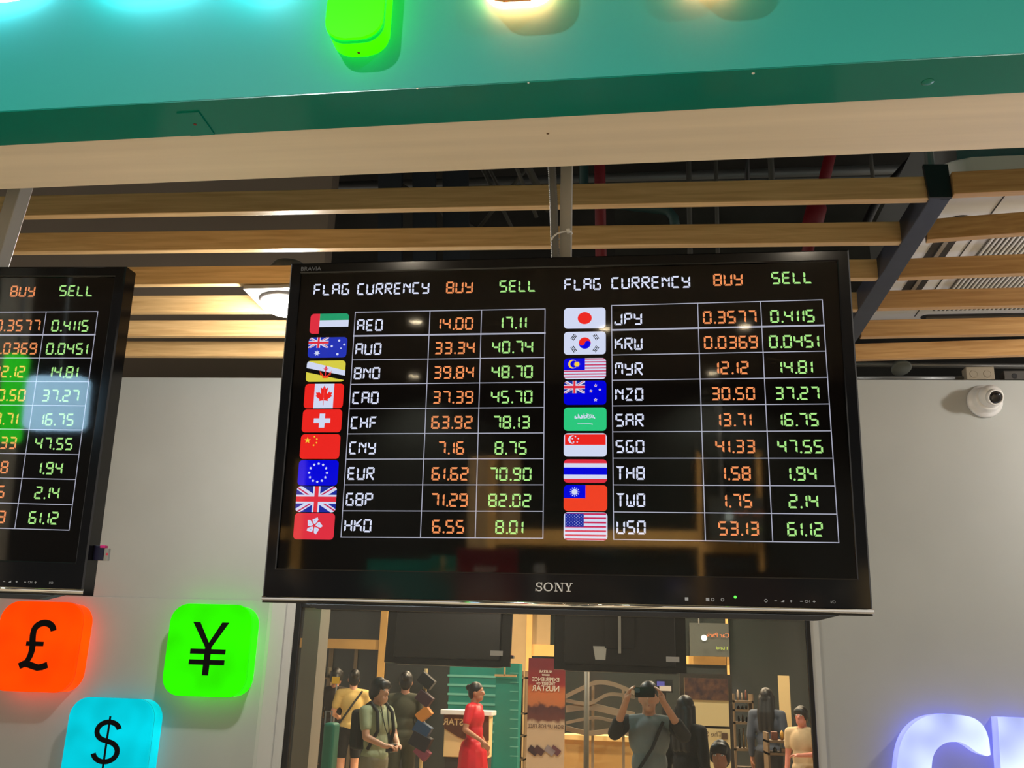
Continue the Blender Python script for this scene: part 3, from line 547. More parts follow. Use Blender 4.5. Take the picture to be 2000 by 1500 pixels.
bm = B(); box(bm, (gx, .34, -.004), (L_ - .2, L_ - .16, -.001)); gr = obj('intake_grille', bm, mat('grille_grey', lin(96, 92, 86), 0.5), ac)
bm = B(); n = 46
for i in range(n):
    x = gx + (L_ - .2 - gx) * (i + .5) / n; box(bm, (x - .003, .35, -.010), (x + .003, L_ - .17, -.004))
obj('fins', bm, WHITE, gr)
bm = B(); box(bm, (gx + .045, .34, -.0055), (gx + .048, L_ - .16, -.0045)); obj('seam', bm, LOUV, ac)
bm = B(); box(bm, (.215, .1, -.002), (.218, L_ - .1, 0)); obj('seam', bm, LOUV, ac)
# ------------------------------------------------------------------ spotlights under the slats
LAMP = glow('lamp_white', (1.0, 0.95, 0.88, 1), 150)
RIM = mat('lamp_rim', lin(168, 168, 168), 0.4)
def spotlight(corner, label, pw, on=True, tilt=0):
    s = empty('spotlight', corner + Vector((.105, .105, 0)), label, 'spotlight', 'square spotlights under the slats')
    bm = B(); ou = rrect(.21, .21, .004, 2); k = len(ou); inn = [(.083 * math.cos(math.atan2(y, x)), .083 * math.sin(math.atan2(y, x))) for x, y in ou]
    vs_ = [[bm.verts.new((x, y, z)) for x, y in P] for P, z in ((ou, 0.012), (ou, 0), (inn, 0), (inn, 0.05))]
    for A_, B_ in zip(vs_, vs_[1:]):
        for i in range(k): bm.faces.new((A_[i], A_[(i + 1) % k], B_[(i + 1) % k], B_[i]))
    obj('square_frame', bm, mat('lamp_frame', lin(150, 150, 150), .4), s)
    bm = B(); lathe(bm, [(0.02, .09), (-.004, .083), (-.012, .078), (-.012, .066), (0.03, .06)], (0, 0, 0), (0, 0, 1), 36); obj('gimbal_ring', bm, RIM, s, smooth=True)
    bm = B(); lathe(bm, [(-.006, .066), (-.026, .062), (-.042, .045), (-.050, .02), (-.051, .001)], (0, 0, 0), (0, 0, 1), 32); obj('lens', bm, LAMP, s, smooth=True)
    bm = B(); lathe(bm, [(.012, .088), (.10, .07), (.13, .05)], (0, 0, 0), (0, 0, 1), 24); obj('housing', bm, ZINC, s, smooth=True)
    l = bpy.data.lights.new('spotlight_beam', 'POINT'); l.energy = pw; l.color = (1.0, 0.94, 0.86); l.shadow_soft_size = 0.03
    lo = bpy.data.objects.new('spotlight_beam', l); COL.objects.link(lo); lo.parent = s; lo.location = (0, 0, -.085); return s
lc = onZ(474, 564, 2.735)
spotlight(lc, 'lit square spotlight half hidden by the edge of the large rate screen', 24)
spotlight(Vector((2.02, lc.y + .12, 2.71)), 'lit square spotlight beyond the security camera, past the frame edge', 24)
# ------------------------------------------------------------------ services in the dark void over the slats
RED = mat('red_sprinkler_paint', lin(118, 12, 26), 0.5)
ZSL = 4.7
def pipe(px0, px1, y, rad, m, name, label, cat, group=None, ext=0.0, hung=False):
    a, b = onY(*px0, y), onY(*px1, y); d = (b - a).normalized(); a = a - d * ext
    if hung: a = a - d * ((ZSL + 0.02 - a.z) / d.z) * -1
    bm = B(); tube(bm, [a, b + d * ext], rad, 14); o = obj(name, bm, m, smooth=True)
    return tag(o, label, cat, group)
pipe((1171, 300), (1174, 515), 4.4, 0.029, RED, 'sprinkler_pipe', 'red upright pipe seen past the grey screen post over the slats', 'pipe', 'red sprinkler pipes', 0.1, True)
rp = pipe((1622, 300), (1588, 445), 4.6, 0.03, RED, 'sprinkler_pipe', 'red slanting pipe between slats near the black beam', 'pipe', 'red sprinkler pipes', 0.2, True)
bm = B(); c = onY(1590, 425, 4.6); lathe(bm, [(-.08, .042), (-.06, .052), (.06, .052), (.08, .042)], c, onY(1600, 385, 4.6) - c, 16); obj('coupling', bm, RED, rp, smooth=True)
pipe((1200, 362), (1800, 346), 4.9, 0.019, ZINC, 'conduit', 'grey conduit running level just over the top slat', 'conduit', 'grey conduits over the slats', 3.4)
pipe((1200, 352), (1800, 334), 5.05, 0.042, ZINC, 'duct', 'thick grey pipe running level above the thin conduit', 'pipe', None, 3.4)
for k, (xa_, ya_, xb_, yb2, rr, lab) in enumerate(((1010, 330, 1035, 392, .010, 'grey hose slanting down beside the grey screen post'), (1030, 325, 1058, 380, .02, 'thick pale hose slanting behind the grey screen post'), (880, 420, 930, 450, .013, 'grey brace slanting between the top two slats'), (962, 412, 930, 452, .01, 'thin grey brace beside the thicker slanting brace'), (985, 415, 1005, 455, .01, 'short grey hanger leaning behind the top slat'), (868, 420, 885, 452, .013, 'dull grey hanger leaning between dark panels'), (960, 338, 975, 368, .01, 'grey hanger above the top slat behind dark panels'), (1345, 315, 1348, 500, .014, 'grey vertical rod past the red upright pipe'), (1398, 310, 1402, 505, .011, 'thin grey vertical rod in the middle of the void'), (1460, 310, 1459, 360, .013, 'dark vertical rod hanging above the top slat'), (1505, 308, 1508, 360, .017, 'grey threaded rod hanging above the top slat'), (1700, 300, 1705, 350, .011, 'grey rod hanging close to the black beam'))):
    pipe((xa_, ya_), (xb_, yb2), 4.30 + .05 * k, rr, HANG if k not in (9,) else BLACKM, 'hanger', lab, 'hanger', 'hangers over the slats', 0.1, True)
bm = B(); pts = [onY(x, y, 4.5) for x, y in ((1850, 230), (1790, 300), (1755, 340), (1725, 372), (1705, 408), (1690, 440), (1672, 452))]; pts[0].z = ZSL + .01; tube(bm, pts, 0.022, 12); tag(obj('hose', bm, BLACKM, smooth=True), 'thick black hose curving down toward the black beam', 'hose')
bm = B(); pts = [onY(x, y, 4.22) for x, y in ((1140, 396), (1285, 408), (1305, 412), (1316, 425), (1321, 460))]; pts = [Vector((pts[0].x, 4.22, ZSL + .01))] + pts; tube(bm, pts, 0.024, 12); tag(obj('hose', bm, mat('teal_hose', lin(40, 70, 70), 0.5), smooth=True), 'dark teal elbow pipe turning down past the red upright pipe', 'hose')
for i, (xa_, xb_, s, lab) in enumerate(((722, 768, .0, 'dark blind panel hanging over the top slat nearest the plaster bulkhead'), (790, 835, .05, 'second dark blind panel hanging over the top slat'), (850, 900, .1, 'third dark blind panel hanging over the top slat'))):
    q = [onY(xa_, 300, 4.02 + .09 + s), onY(xb_, 300, 4.02 + .09 + s), onY(xb_ + 16, 520, 4.02 + .09 + s), onY(xa_ + 16, 520, 4.02 + .09 + s)]; q[0].z = q[1].z = ZSL + .01
    bm = B(); prism(bm, q, (0, .03, 0)); tag(obj('blind_panel', bm, mat('blue_black_panel', lin(22, 30, 40), 0.6)), lab, 'panel', 'dark panels in the void')
bm = B(); q = [onY(1200, 345, 5.6), onY(1750, 345, 5.6), onY(1750, 470, 5.6), onY(1200, 470, 5.6)]; q[0].z = q[1].z = ZSL + .01; prism(bm, q, (0, .3, 0))
tag(obj('duct_box', bm, mat('duct_grey', lin(62, 64, 60), 0.6, noise=0.2, nscale=3)), 'long dull grey air duct deep in the ceiling void', 'duct')
# conduits, junction boxes on top of the wall
zt_ = lambda x: ztop(x)
pipe((1672, 711.5), (2100, 716), YG + .20, 0.011, ZINC, 'conduit', 'upper grey conduit along the wall top above the security camera', 'conduit', 'conduits on the wall top', 0.3)
pipe((1672, 738.5), (1893, 739), YG + .05, 0.0085, ZINC, 'conduit', 'lower grey conduit resting along the wall top beside the junction box', 'conduit', 'conduits on the wall top')
WB = mat('pale_box', lin(150, 140, 122), 0.6)
jb = onY(1913, 744, YG + .03); s_ = 52 / 1900 * 3.8 / 2
j = empty('junction_box', jb, 'beige junction box standing on the wall top over the security camera', 'junction box')
bm = B(); box(bm, (-s_, -.02, 0), (s_, .03, .052)); obj('case', bm, WB, j, bevel=0.003)
for x in (-.024, .026):
    bm = B(); lathe(bm, [(0, .016), (.002, .015), (.002, .012), (.001, .011)], (x, -.02, .022), (0, -1, 0), 20); obj('knockout', bm, WB, j)
j = empty('junction_box', onY(1985, 744, YG + .06), 'dark grey metal box on the wall top, cut by the picture edge', 'junction box')
bm = B(); box(bm, (-.05, -.02, 0), (.07, .03, .036)); obj('case', bm, mat('dark_box', lin(74, 70, 66), 0.6), j, bevel=0.003)
bm = B(); lathe(bm, [(0, .011), (.001, .010)], (-.012, -.02, .014), (0, -1, 0), 16); obj('knockout', bm, BLACKM, j)
bm = B(); a = onY(1737, 722, YG + .14); lathe(bm, [(0, .022), (.03, .04), (.036, .04), (.04, .036)], a + Vector((.04, 0, .03)), (0.1, -0.5, -1), 24); tag(obj('smoke_detector', bm, mat('grey_detector', lin(110, 116, 112), 0.5), smooth=True), 'round grey detector hanging at the upper conduit', 'detector')
# ------------------------------------------------------------------ turret security camera
cc = onY(1918, 778, YG); cc.y = YG; cc = onY(1922, 785, YG)
sc_ = empty('security_camera', cc, 'white turret security camera on the grey wall with a black lens', 'security camera')
bm = B(); lathe(bm, [(0, .064), (.012, .064), (.02, .06), (.024, .054), (.034, .050), (.05, .047), (.056, .043)], (0, 0, 0), (0, -1, 0), 40); obj('base', bm, WHITE, sc_, smooth=True)
bm = B(); ctr = Vector((0.004, -.062, 0.004)); bmesh.ops.create_uvsphere(bm, u_segments=32, v_segments=20, radius=.043); bmesh.ops.translate(bm, verts=bm.verts, vec=ctr); ball = obj('turret', bm, WHITE, sc_, smooth=True)
ld = Vector((0.04, -1, -0.40)).normalized()
bm = B(); lathe(bm, [(.030, .031), (.044, .030), (.048, .027), (.0475, .024), (.043, .023)], ctr, ld, 36); obj('hood', bm, WHITE, sc_, smooth=True)
bm = B(); lathe(bm, [(.040, .0235), (.0475, .0225), (.050, .015), (.051, .002)], ctr, ld, 32); obj('lens_window', bm, BLACK, sc_, smooth=True)
# ================================================================== LIT SIGNS
def facing(nm, poly2, y0, y1, m, par, off, bev=0.004, mi=0):
    bm = B(); prism(bm, [(x, y0, z) for x, z in poly2], (0, y1 - y0, 0)); return obj(nm, bm, m, par, bevel=bev, seg=3, smooth=False)
INK = mat('black_vinyl', (0.004, 0.004, 0.004), 0.6, spec=0.1)
def acrylic(name, col, s, lo_=.82, hi_=1.15, sc=9):
    m = mat(name, tuple(c * .35 for c in col[:3]), 0.35, emit=col, es=s, spec=0.04); nt = m.node_tree; b = nt.nodes['Principled BSDF']
    tc = nt.nodes.new('ShaderNodeTexCoord'); n = nt.nodes.new('ShaderNodeTexNoise'); n.inputs['Scale'].default_value = sc; n.inputs['Detail'].default_value = 1; r = nt.nodes.new('ShaderNodeMapRange')
    r.inputs[3].default_value = s * lo_; r.inputs[4].default_value = s * hi_; r.inputs[1].default_value = .3; r.inputs[2].default_value = .7
    nt.links.new(tc.outputs['Object'], n.inputs['Vector']); nt.links.new(n.outputs[0], r.inputs[0]); nt.links.new(r.outputs[0], b.inputs['Emission Strength']); return m
YF = YG - 0.085
def stroke2(pts, wd):                                       # polygonal pen stroke -> quads
    out = []; n = len(pts); L = []
    for i, p in enumerate(pts):
        a, b = Vector(pts[max(i - 1, 0)]), Vector(pts[min(i + 1, n - 1)]); t = (b - a).normalized(); w_ = wd[i] if isinstance(wd, (list, tuple)) else wd
        L.append((Vector(p) + Vector((-t.y, t.x)) * w_ / 2, Vector(p) - Vector((-t.y, t.x)) * w_ / 2))
    return [[a[0], b[0], b[1], a[1]] for a, b in zip(L, L[1:])]
def arcp(cx, cy, rx, ry, a0, a1, n=20): return [(cx + rx * math.cos(R(a0 + (a1 - a0) * k / n)), cy + ry * math.sin(R(a0 + (a1 - a0) * k / n))) for k in range(n + 1)]
def glyph(kind):                                            # unit: cap height 1, centred at 0
    t = .115
    if kind == 'yen': return [q for q in ([[(-.34, .5), (-.205, .5), (.045, .03), (-.045, .0)], [(.34, .5), (.205, .5), (-.045, .03), (.045, 0)]] + [stroke2([(0, .06), (0, -.5)], .12)[0]] + [stroke2([(-.33, y), (.33, y)], .095)[0] for y in (-.055, -.255)])]
    if kind == 'pound':
        s = arcp(.1, .27, .22, .18, 8, 178, 22) + [(-.122, .2), (-.11, .1), (-.09, 0), (-.085, -.1), (-.1, -.2), (-.14, -.3), (-.2, -.38), (-.27, -.43)]
        f = [(-.31, -.42), (-.22, -.37), (-.12, -.375), (0, -.41), (.1, -.435), (.2, -.42), (.31, -.375)]
        return stroke2(s, [.135] * 16 + [.135] * 7 + [.14] * 3 + [.14, .13, .12, .11, .09]) + stroke2(f, [.13] * 7) + stroke2([(-.24, .03), (.15, .03)], .09)
    s = arcp(0, .235, .235, .2, 15, 262, 26) + arcp(0, -.2, .25, .215, 80, -168, 26)
    return stroke2(s, .11) + stroke2([(0, .56), (0, -.56)], .045)
def light_box(kind, px, py, wpx, hpx, mcol, label, mface, gs):
    a = onY(px, py, YF); wd = (onY(px + wpx / 2, py, YF) - onY(px - wpx / 2, py, YF)).x; ht = (onY(px, py - hpx / 2, YF) - onY(px, py + hpx / 2, YF)).z
    o = empty('light_box', (a.x, YG, a.z), label, 'light box', 'currency symbol light boxes on the wall')
    ol = rrect(wd, ht, wd * .215, 10); d = YF - YG
    bm = B(); prism(bm, [(x * .985, -.001, z * .985) for x, z in ol], (0, d + .012, 0)); obj('body', bm, mcol, o)
    bm = B(); prism(bm, [(x, d + .011, z) for x, z in ol], (0, -.011, 0)); obj('face', bm, mface, o, bevel=.0015, seg=2)
    bm = B(); prism(bm, [(x * 1.003, d + .0124, z * 1.003) for x, z in ol], (0, -.0012, 0)); obj('seam', bm, mat('seam_' + kind, tuple(c * .3 for c in mface.node_tree.nodes['Principled BSDF'].inputs['Base Color'].default_value[:3]), .5, emit=tuple(mface.node_tree.nodes['Principled BSDF'].inputs['Emission Color'].default_value), es=.35), o)
    bm = B()
    for i, q in enumerate(glyph(kind)): poly(bm, [(x * gs[0] + gs[2], d - .0008 - i * 2e-6, z * gs[1] + gs[3]) for x, z in q])
    s = obj('symbol', bm, INK, o)
    return o
light_box('pound', 71, 1262, 162, 177, acrylic('lit_orange_acrylic', (1.0, 0.035, 0.0, 1), 2.4), 'lit orange-red wall box with a black pound sign', acrylic('orange_face', (1.0, 0.058, 0.0, 1), 1.05), (.19, .19, .001, .003))
light_box('yen', 405, 1269, 161, 181, acrylic('lit_green_acrylic', (0.02, 1.0, 0.0, 1), 1.5), 'lit green wall box with a black yen sign', acrylic('green_face', (0.025, 0.84, 0.0, 1), 1.0), (.215, .196, .003, .004))
light_box('usd', 209, 1452, 166, 181, acrylic('lit_cyan_acrylic', (0.0, 0.58, 0.70, 1), 1.1), 'lit cyan wall box with a black dollar sign', acrylic('cyan_face', (0.0, 0.57, 0.70, 1), 0.95), (.19, .165, -.002, .004))
# coloured spill of the boxes on the wall: each box's own lamps shine from its rim
def spill(name, loc, col, pw, r_=0.05, parent=None):
    l = bpy.data.lights.new(name, 'POINT'); l.energy = pw; l.color = col; l.shadow_soft_size = r_
    o = bpy.data.objects.new(name, l); COL.objects.link(o); o.location = loc; return o
# big white channel letters on the right of the window
WL = acrylic('lit_white_acrylic', (0.20, 0.22, 1.0, 1), 2.1)
WLF = acrylic('lit_white_face', (0.46, 0.54, 1.0, 1), 1.5, .45, 1.6, 5)
YL = YG - 0.07
def px_poly(pts, y): return [((onY(px, py, y)).x, (onY(px, py, y)).z) for px, py in pts]
# C: outer and inner outline traced on the face plane, closed below the frame
c = onY(1852, 1525, YL); k = 4.0 / 1900 * 0.93
def ring_letter(name, outer, inner, label):
    o = empty(name, (c.x, YG, c.z), label, 'sign letter', 'white lit letters on the wall')
    for nm, ya_, yb2, m in (('body', -.002, YL - YG + .006, WL), ('face', YL - YG + .005, YL - YG - .004, WLF)):
        bm = B(); n = len(outer); 
        V = [[[bm.verts.new((x - c.x, y, z - c.z)) for x, z in P] for P in (outer, inner)] for y in (ya_, yb2)]
        for i in range(n - 1):
            for s in (0, 1):
                q = (V[s][0][i], V[s][0][i + 1], V[s][1][i + 1], V[s][1][i]); bm.faces.new(q)
            bm.faces.new((V[0][0][i], V[0][0][i + 1], V[1][0][i + 1], V[1][0][i])); bm.faces.new((V[0][1][i], V[0][1][i + 1], V[1][1][i + 1], V[1][1][i]))
        for i in (0, n - 1): bm.faces.new((V[0][0][i], V[0][1][i], V[1][1][i], V[1][0][i]))
        obj(nm, bm, m, o)
    return o
pt = px_poly([(1932, 1474), (1893, 1477)], YL)
# smooth outlines through traced points
def spline(pts, n):
    out = []
    P = [pts[0]] + list(pts) + [pts[-1]]
    for i in range(1, len(P) - 2):
        for k in range(n):
            t = k / n; p0, p1, p2, p3 = P[i - 1], P[i], P[i + 1], P[i + 2]
            out.append(tuple(.5 * (2 * b + (c_ - a) * t + (2 * a - 5 * b + 4 * c_ - d) * t * t + (3 * b - a - 3 * c_ + d) * t ** 3) for a, b, c_, d in zip(p0, p1, p2, p3)))
    return out + [pts[-1]]
outer = [(1934, 1474), (1930, 1442), (1920, 1418), (1900, 1402), (1870, 1396), (1835, 1395), (1803, 1402), (1778, 1420), (1762, 1446), (1754, 1480), (1752, 1520), (1758, 1560), (1775, 1595), (1803, 1617), (1840, 1625), (1880, 1618), (1912, 1598), (1934, 1566)]
inner = [(1928, 1477), (1910, 1470), (1893, 1458), (1877, 1450), (1862, 1449), (1850, 1450), (1839, 1455), (1829, 1464), (1822, 1478), (1819, 1498), (1819, 1522), (1823, 1542), (1831, 1556), (1842, 1565), (1857, 1568), (1874, 1566), (1888, 1558), (1898, 1546)]
ring_letter('letter_c', px_poly(spline(outer, 5), YL), px_poly(spline(inner, 5), YL), 'white lit letter C on the wall below the security camera')
o = empty('letter_u', (onY(1990, 1500, YL).x, YG, c.z), 'white lit letter with a straight stem, cut by the picture corner', 'sign letter', 'white lit letters on the wall')
ul = px_poly([(1949, 1401), (1958, 1400), (2016, 1403), (2022, 1410), (2026, 1540), (2034, 1562), (2055, 1568), (2078, 1562), (2088, 1540), (2086, 1408), (2092, 1404), (2150, 1406), (2156, 1412), (2160, 1550), (2148, 1590), (2120, 1616), (2056, 1626), (1998, 1612), (1968, 1584), (1958, 1540), (1950, 1408)], YL)
for nm, ya_, yb2, m in (('body', -.002, YL - YG + .006, WL), ('face', YL - YG + .005, YL - YG - .004, WLF)):
    bm = B(); prism(bm, [(x - o.location.x, ya_, z - c.z) for x, z in ul], (0, yb2 - ya_, 0)); bmesh.ops.triangulate(bm, faces=[f for f in bm.faces if len(f.verts) > 4]); obj(nm, bm, m, o)
WLX = glow('letter_white_light', (0.72, 0.76, 1.0, 1), 11.0)  # unseen letters added as bluish-white light sources from the right
for ch, x in (('R', 1.98), ('R', 2.36), ('E', 2.72)):
    o = empty('letter_' + ch.lower(), (x, YG, c.z), 'white lit letter %s beyond the picture edge%s' % (ch, ', next to the cut stem' if x < 2 else ' of the wall sign'), 'sign letter', 'white lit letters on the wall')
    me = text_mesh(ch, .52, 'CENTER', .03, .012); me.transform(Matrix.Translation((0, -.036, 0)) @ UP); me.materials.clear(); me.materials.append(WLX); link('face', me, o)
# letters on the teal header: rounded bars standing off the face, seen from below
yh = lambda x: f0.y + (f1.y - f0.y) * (x - f0.x) / (f1.x - f0.x)
def header_letter(name, px0, px1, pyb, pyf, h, mb, mf, label, rad, taper=0.0, screw=True, rim=None, halo=None):
    yb0 = yh(0); A_, B_ = onY(px0, pyb, yb0), onY(px1, pyb, yb0); z0_ = (A_.z + B_.z) / 2
    lo, hi = 0.6, yb0
    for _ in range(40):
        mid = (lo + hi) / 2; p = CAM + Vector((0, mid, z0_ - CAM.z)); cc_ = M.transposed() @ (p - CAM); yy = cc_.y / cc_.z * F_PX + 750
        lo, hi = (mid, hi) if yy < pyf else (lo, mid)
    yf = (lo + hi) / 2; wd = B_.x - A_.x
    o = empty(name, ((A_.x + B_.x) / 2, yh((A_.x + B_.x) / 2), z0_), label, 'sign letter', 'lit letters on the teal header'); dp = yf - o.location.y
    ol = [(x, z + h / 2) for x, z in rrect(wd, h, rad, 8)]
    bm = B(); prism(bm, [(x, -.018 if halo else -.0005, z) for x, z in ol], (0, dp + (.0235 if halo else .006), 0)); obj('body', bm, mb, o, bevel=.002)
    bm = B(); prism(bm, [(x * 1.0, dp + .0045, z) for x, z in ol], (0, -.0045, 0)); obj('face', bm, mf, o, bevel=.001)
    if rim:
        bm = B(); prism(bm, [(x * 1.006, dp + .0105, z * 1.0 - .0006) for x, z in ol], (0, -.0055, 0)); obj('rim', bm, rim, o)
    if halo:
        bm = B(); prism(bm, [(x * .98, -.016, z * .98 + .01 * h) for x, z in ol], (0, .014, 0)); obj('backlight', bm, halo, o)
    if screw:
        bm = B(); lathe(bm, [(0, .0022), (.0008, .0016)], (0, dp * .22, 0), (0, 0, -1), 12); obj('screw', bm, SCREW, o)
    return o
GA = acrylic('lit_lime_acrylic', (0.022, 1.0, 0.0, 1), 3.0); GA2 = acrylic('lit_lime_face', (0.008, 1.0, 0.0, 1), 9.0)
header_letter('letter_bar', 648, 757, 107, 43, .34, GA, GA2, 'lit lime green letter on the teal header', .026, rim=mat('rim_green', (0, .3, .02), .4, emit=(0, .55, .03), es=1.0))
OB = mat('orange_acrylic_dim', lin(214, 130, 84), 0.4, emit=(0.55, 0.16, 0.06), es=0.25)
header_letter('letter_bar', 942, 1085, 20, -60, .34, OB, acrylic('lit_amber_face', (1, .22, .05, 1), 1.2), 'dull orange letter edge at the top of the teal header', .03, screw=False, halo=glow('amber_backlight', (1, .17, .07, 1), 55))
header_letter('letter_bar', 1318, 1450, -16, -95, .34, OB, acrylic('lit_amber_face', (1, .22, .05, 1), 1.2), 'orange letter just above the picture, past the dull orange one', .03, screw=False, halo=glow('amber_backlight', (1, .17, .07, 1), 55))
WH_ = acrylic('lit_icy_acrylic', (0.30, 0.76, 1.0, 1), 24)
header_letter('letter_bar', -190, 96, 2, -62, .34, WH_, WH_, 'lit icy white rounded letter in the top corner of the teal header', .068, screw=False, halo=glow('icy_backlight', (.48, .82, 1.0, 1), 11))
header_letter('letter_bar', 178, 400, -22, -100, .34, WH_, WH_, 'icy white letter just above the picture, next to the corner letter', .05, screw=False, halo=glow('icy_backlight', (.48, .82, 1.0, 1), 11))
header_letter('letter_bar', 470, 560, -30, -110, .34, WH_, WH_, 'icy white letter just above the picture, next to the lime letter', .03, screw=False, halo=glow('icy_backlight', (.48, .82, 1.0, 1), 11))  # out of view, added to spread icy light over the header
# ================================================================== THE HALL IN FRONT OF THE KIOSK (seen mirrored in the glass)
ZC, YB = 4.16, -9.9
FLOOR = mat('hall_floor_tiles', lin(186, 172, 150), 0.18, noise=0.06, nscale=1.5)
bm = B(); box(bm, (-9, YB - .2, -0.05), (8, 8.3, 0)); tag(obj('floor', bm, FLOOR), kind='structure')
bm = B(); box(bm, (-9, YB - .2, ZC), (8, 1.6, ZC + .1)); tag(obj('ceiling', bm, mat('hall_ceiling', lin(70, 68, 64), 0.8)), kind='structure')
SHOPD = mat('shop_dark_glass', (0.02, 0.024, 0.024), 0.12, spec=0.5)
bm = B(); box(bm, (-9, YB - .1, 0), (8, YB, ZC)); tag(obj('wall_shopfront', bm, SHOPD), kind='structure')
DB = 2 * YG - YB
OCH = mat('honey_metal', lin(214, 172, 104), 0.35, noise=0.05, nscale=4); BEI = mat('beige_cladding', lin(166, 140, 100), 0.6, noise=0.05, nscale=3)
FACE = Matrix(((-1, 0, 0), (0, 0, 1), (0, 1, 0))).to_4x4()    # lettering that reads from the kiosk's side
def mrect(px0, py0, px1, py1, d, th=0.06):
    pm = (py0 + min(py1, 1500)) / 2; a, b = mir(px0, pm, d), mir(px1, pm, d); return Vector((a.x, a.y - th, mir(px0, py1, d).z)), Vector((b.x, a.y, mir(px1, py0, d).z))
def mbox(name, px0, py0, px1, py1, d, m, th=0.06, parent=None, z0=None, bevel=0.0, base=None):
    lo, hi = mrect(px0, py0, px1, py1, d, th)
    if z0 is not None: lo.z = z0
    if parent: lo, hi = lo - parent.location, hi - parent.location
    bm = B(); box(bm, lo, hi); return obj(name, bm, m, parent, bevel=bevel)
def mroot(name, px, d, label, cat, group=None, z=0.0):
    p = mir(px, 1345, d); return empty(name, (p.x, p.y, z), label, cat, group)
# shopfront frame
sf = mroot('shopfront_frame', 747, DB - .02, 'honey coloured metal shopfront frame mirrored in the teller glass', 'shopfront')
mbox('post', 741, 1150, 754, 1340, DB - .08, OCH, .05, sf, z0=0); mbox('post', 1028, 1150, 1039, 1340, DB - .08, OCH, .05, sf, z0=0)
mbox('post', 1331, 1150, 1337, 1340, DB - .08, OCH, .05, sf, z0=0); mbox('post', 1418, 1150, 1423, 1340, DB - .08, OCH, .05, sf, z0=0)
mbox('transom', 560, 1250, 741, 1264, DB - .06, OCH, .05, sf); mbox('transom', 1039, 1266, 1331, 1281, DB - .06, OCH, .05, sf); mbox('transom', 1337, 1283, 1418, 1297, DB - .06, OCH, .05, sf)
mbox('cladding', 998, 1150, 1028, 1345, DB - .07, BEI, .04, sf, z0=0); mbox('cladding', 1039, 1150, 1075, 1266, DB - .04, BEI, .03, sf); mbox('cladding', 612, 1150, 628, 1345, DB - .05, mat('brown_cladding', lin(96, 84, 68), 0.6), .03, sf, z0=0)
mbox('mullion', 690, 1264, 696, 1345, DB - .05, mat('brown_cladding', lin(96, 84, 68), 0.6), .03, sf, z0=0); mbox('mullion', 640, 1264, 648, 1345, DB - .05, mat('brown_cladding', lin(96, 84, 68), 0.6), .03, sf, z0=0)
lo, hi = mrect(581, 1195, 614, 1500, 9.6, .3); bm = B(); box(bm, (lo.x, lo.y, 0), (hi.x, hi.y, ZC)); tag(obj('pillar', bm, mat('grey_pillar', lin(128, 118, 104), 0.7)), kind='structure')
# downlights in the hall ceiling: some read from glints, others added to light it
DL = glow('downlight_warm', (1.0, 0.82, 0.55, 1), 30)
for i, (x, y, pw) in enumerate(((-0.32, -7.0, 270), (1.09, -7.0, 270), (-2.85, -9.3, 190), (0.94, -9.3, 190), (-1.7, -4.2, 150), (1.2, -4.2, 150), (2.6, -7.0, 210), (-2.2, -6.6, 240), (-1.5, -1.9, 190), (1.6, -2.3, 135))):
    o = empty('ceiling_downlight', (x, y, ZC), f'round warm downlight in the hall ceiling, number {i + 1} along the hall' if False else ('round warm downlight glinting on the JPY column of the large screen' if i < 2 else 'round warm downlight in the dark hall ceiling'), 'downlight', 'hall downlights')
    bm = B(); lathe(bm, [(0, .085), (.012, .085), (.014, .075), (.002, .062)], (0, 0, 0), (0, 0, -1), 28); obj('trim_ring', bm, WHITE, o, smooth=True)
    bm = B(); lathe(bm, [(0.001, .062), (.004, .06), (.0045, .002)], (0, 0, 0), (0, 0, -1), 28); obj('diffuser', bm, DL, o)
    l = bpy.data.lights.new('downlight_beam', 'SPOT'); l.energy = pw * (2.4 if y > -3 else 3.4); l.color = (0.82, 0.95, 1.0) if x == -1.5 else (0.95, 0.97, 0.92) if x == 1.6 else (1.0, 0.86, 0.66); l.spot_size = R(150); l.spot_blend = 0.6; l.shadow_soft_size = 0.06
    lo_ = bpy.data.objects.new('downlight_beam', l); COL.objects.link(lo_); lo_.parent = o; lo_.location = (0, 0, -.03)
# lit signs that glare on the cut screen
SG = empty('lit_sign', (-2.64, -1.9, 2.26), 'icy white lit sign glaring across the sell column of the cut screen', 'sign')
bm = B(); prism(bm, [(x, 0, z + .135) for x, z in rrect(.30, .27, .04, 6)], (0, -.06, 0)); obj('face', bm, glow('sign_icy', (0.42, 0.72, 0.95, 1), 7.0), SG)
bm = B(); tube(bm, [(0, -.03, .25), (0, -.03, ZC - 2.26)], .008, 8); obj('rod', bm, ZINC, SG)
SG = empty('lit_sign', (-2.87, -1.9, 2.2), 'slim green lit sign glaring on the buy column of the cut screen', 'sign')
bm = B(); prism(bm, [(x, 0, z + .22) for x, z in rrect(.1, .44, .02, 4)], (0, -.06, 0)); obj('face', bm, glow('sign_green', (0.03, 0.8, 0.02, 1), 5.0), SG)
bm = B(); tube(bm, [(0, -.03, .42), (0, -.03, ZC - 2.2)], .008, 8); obj('rod', bm, ZINC, SG)
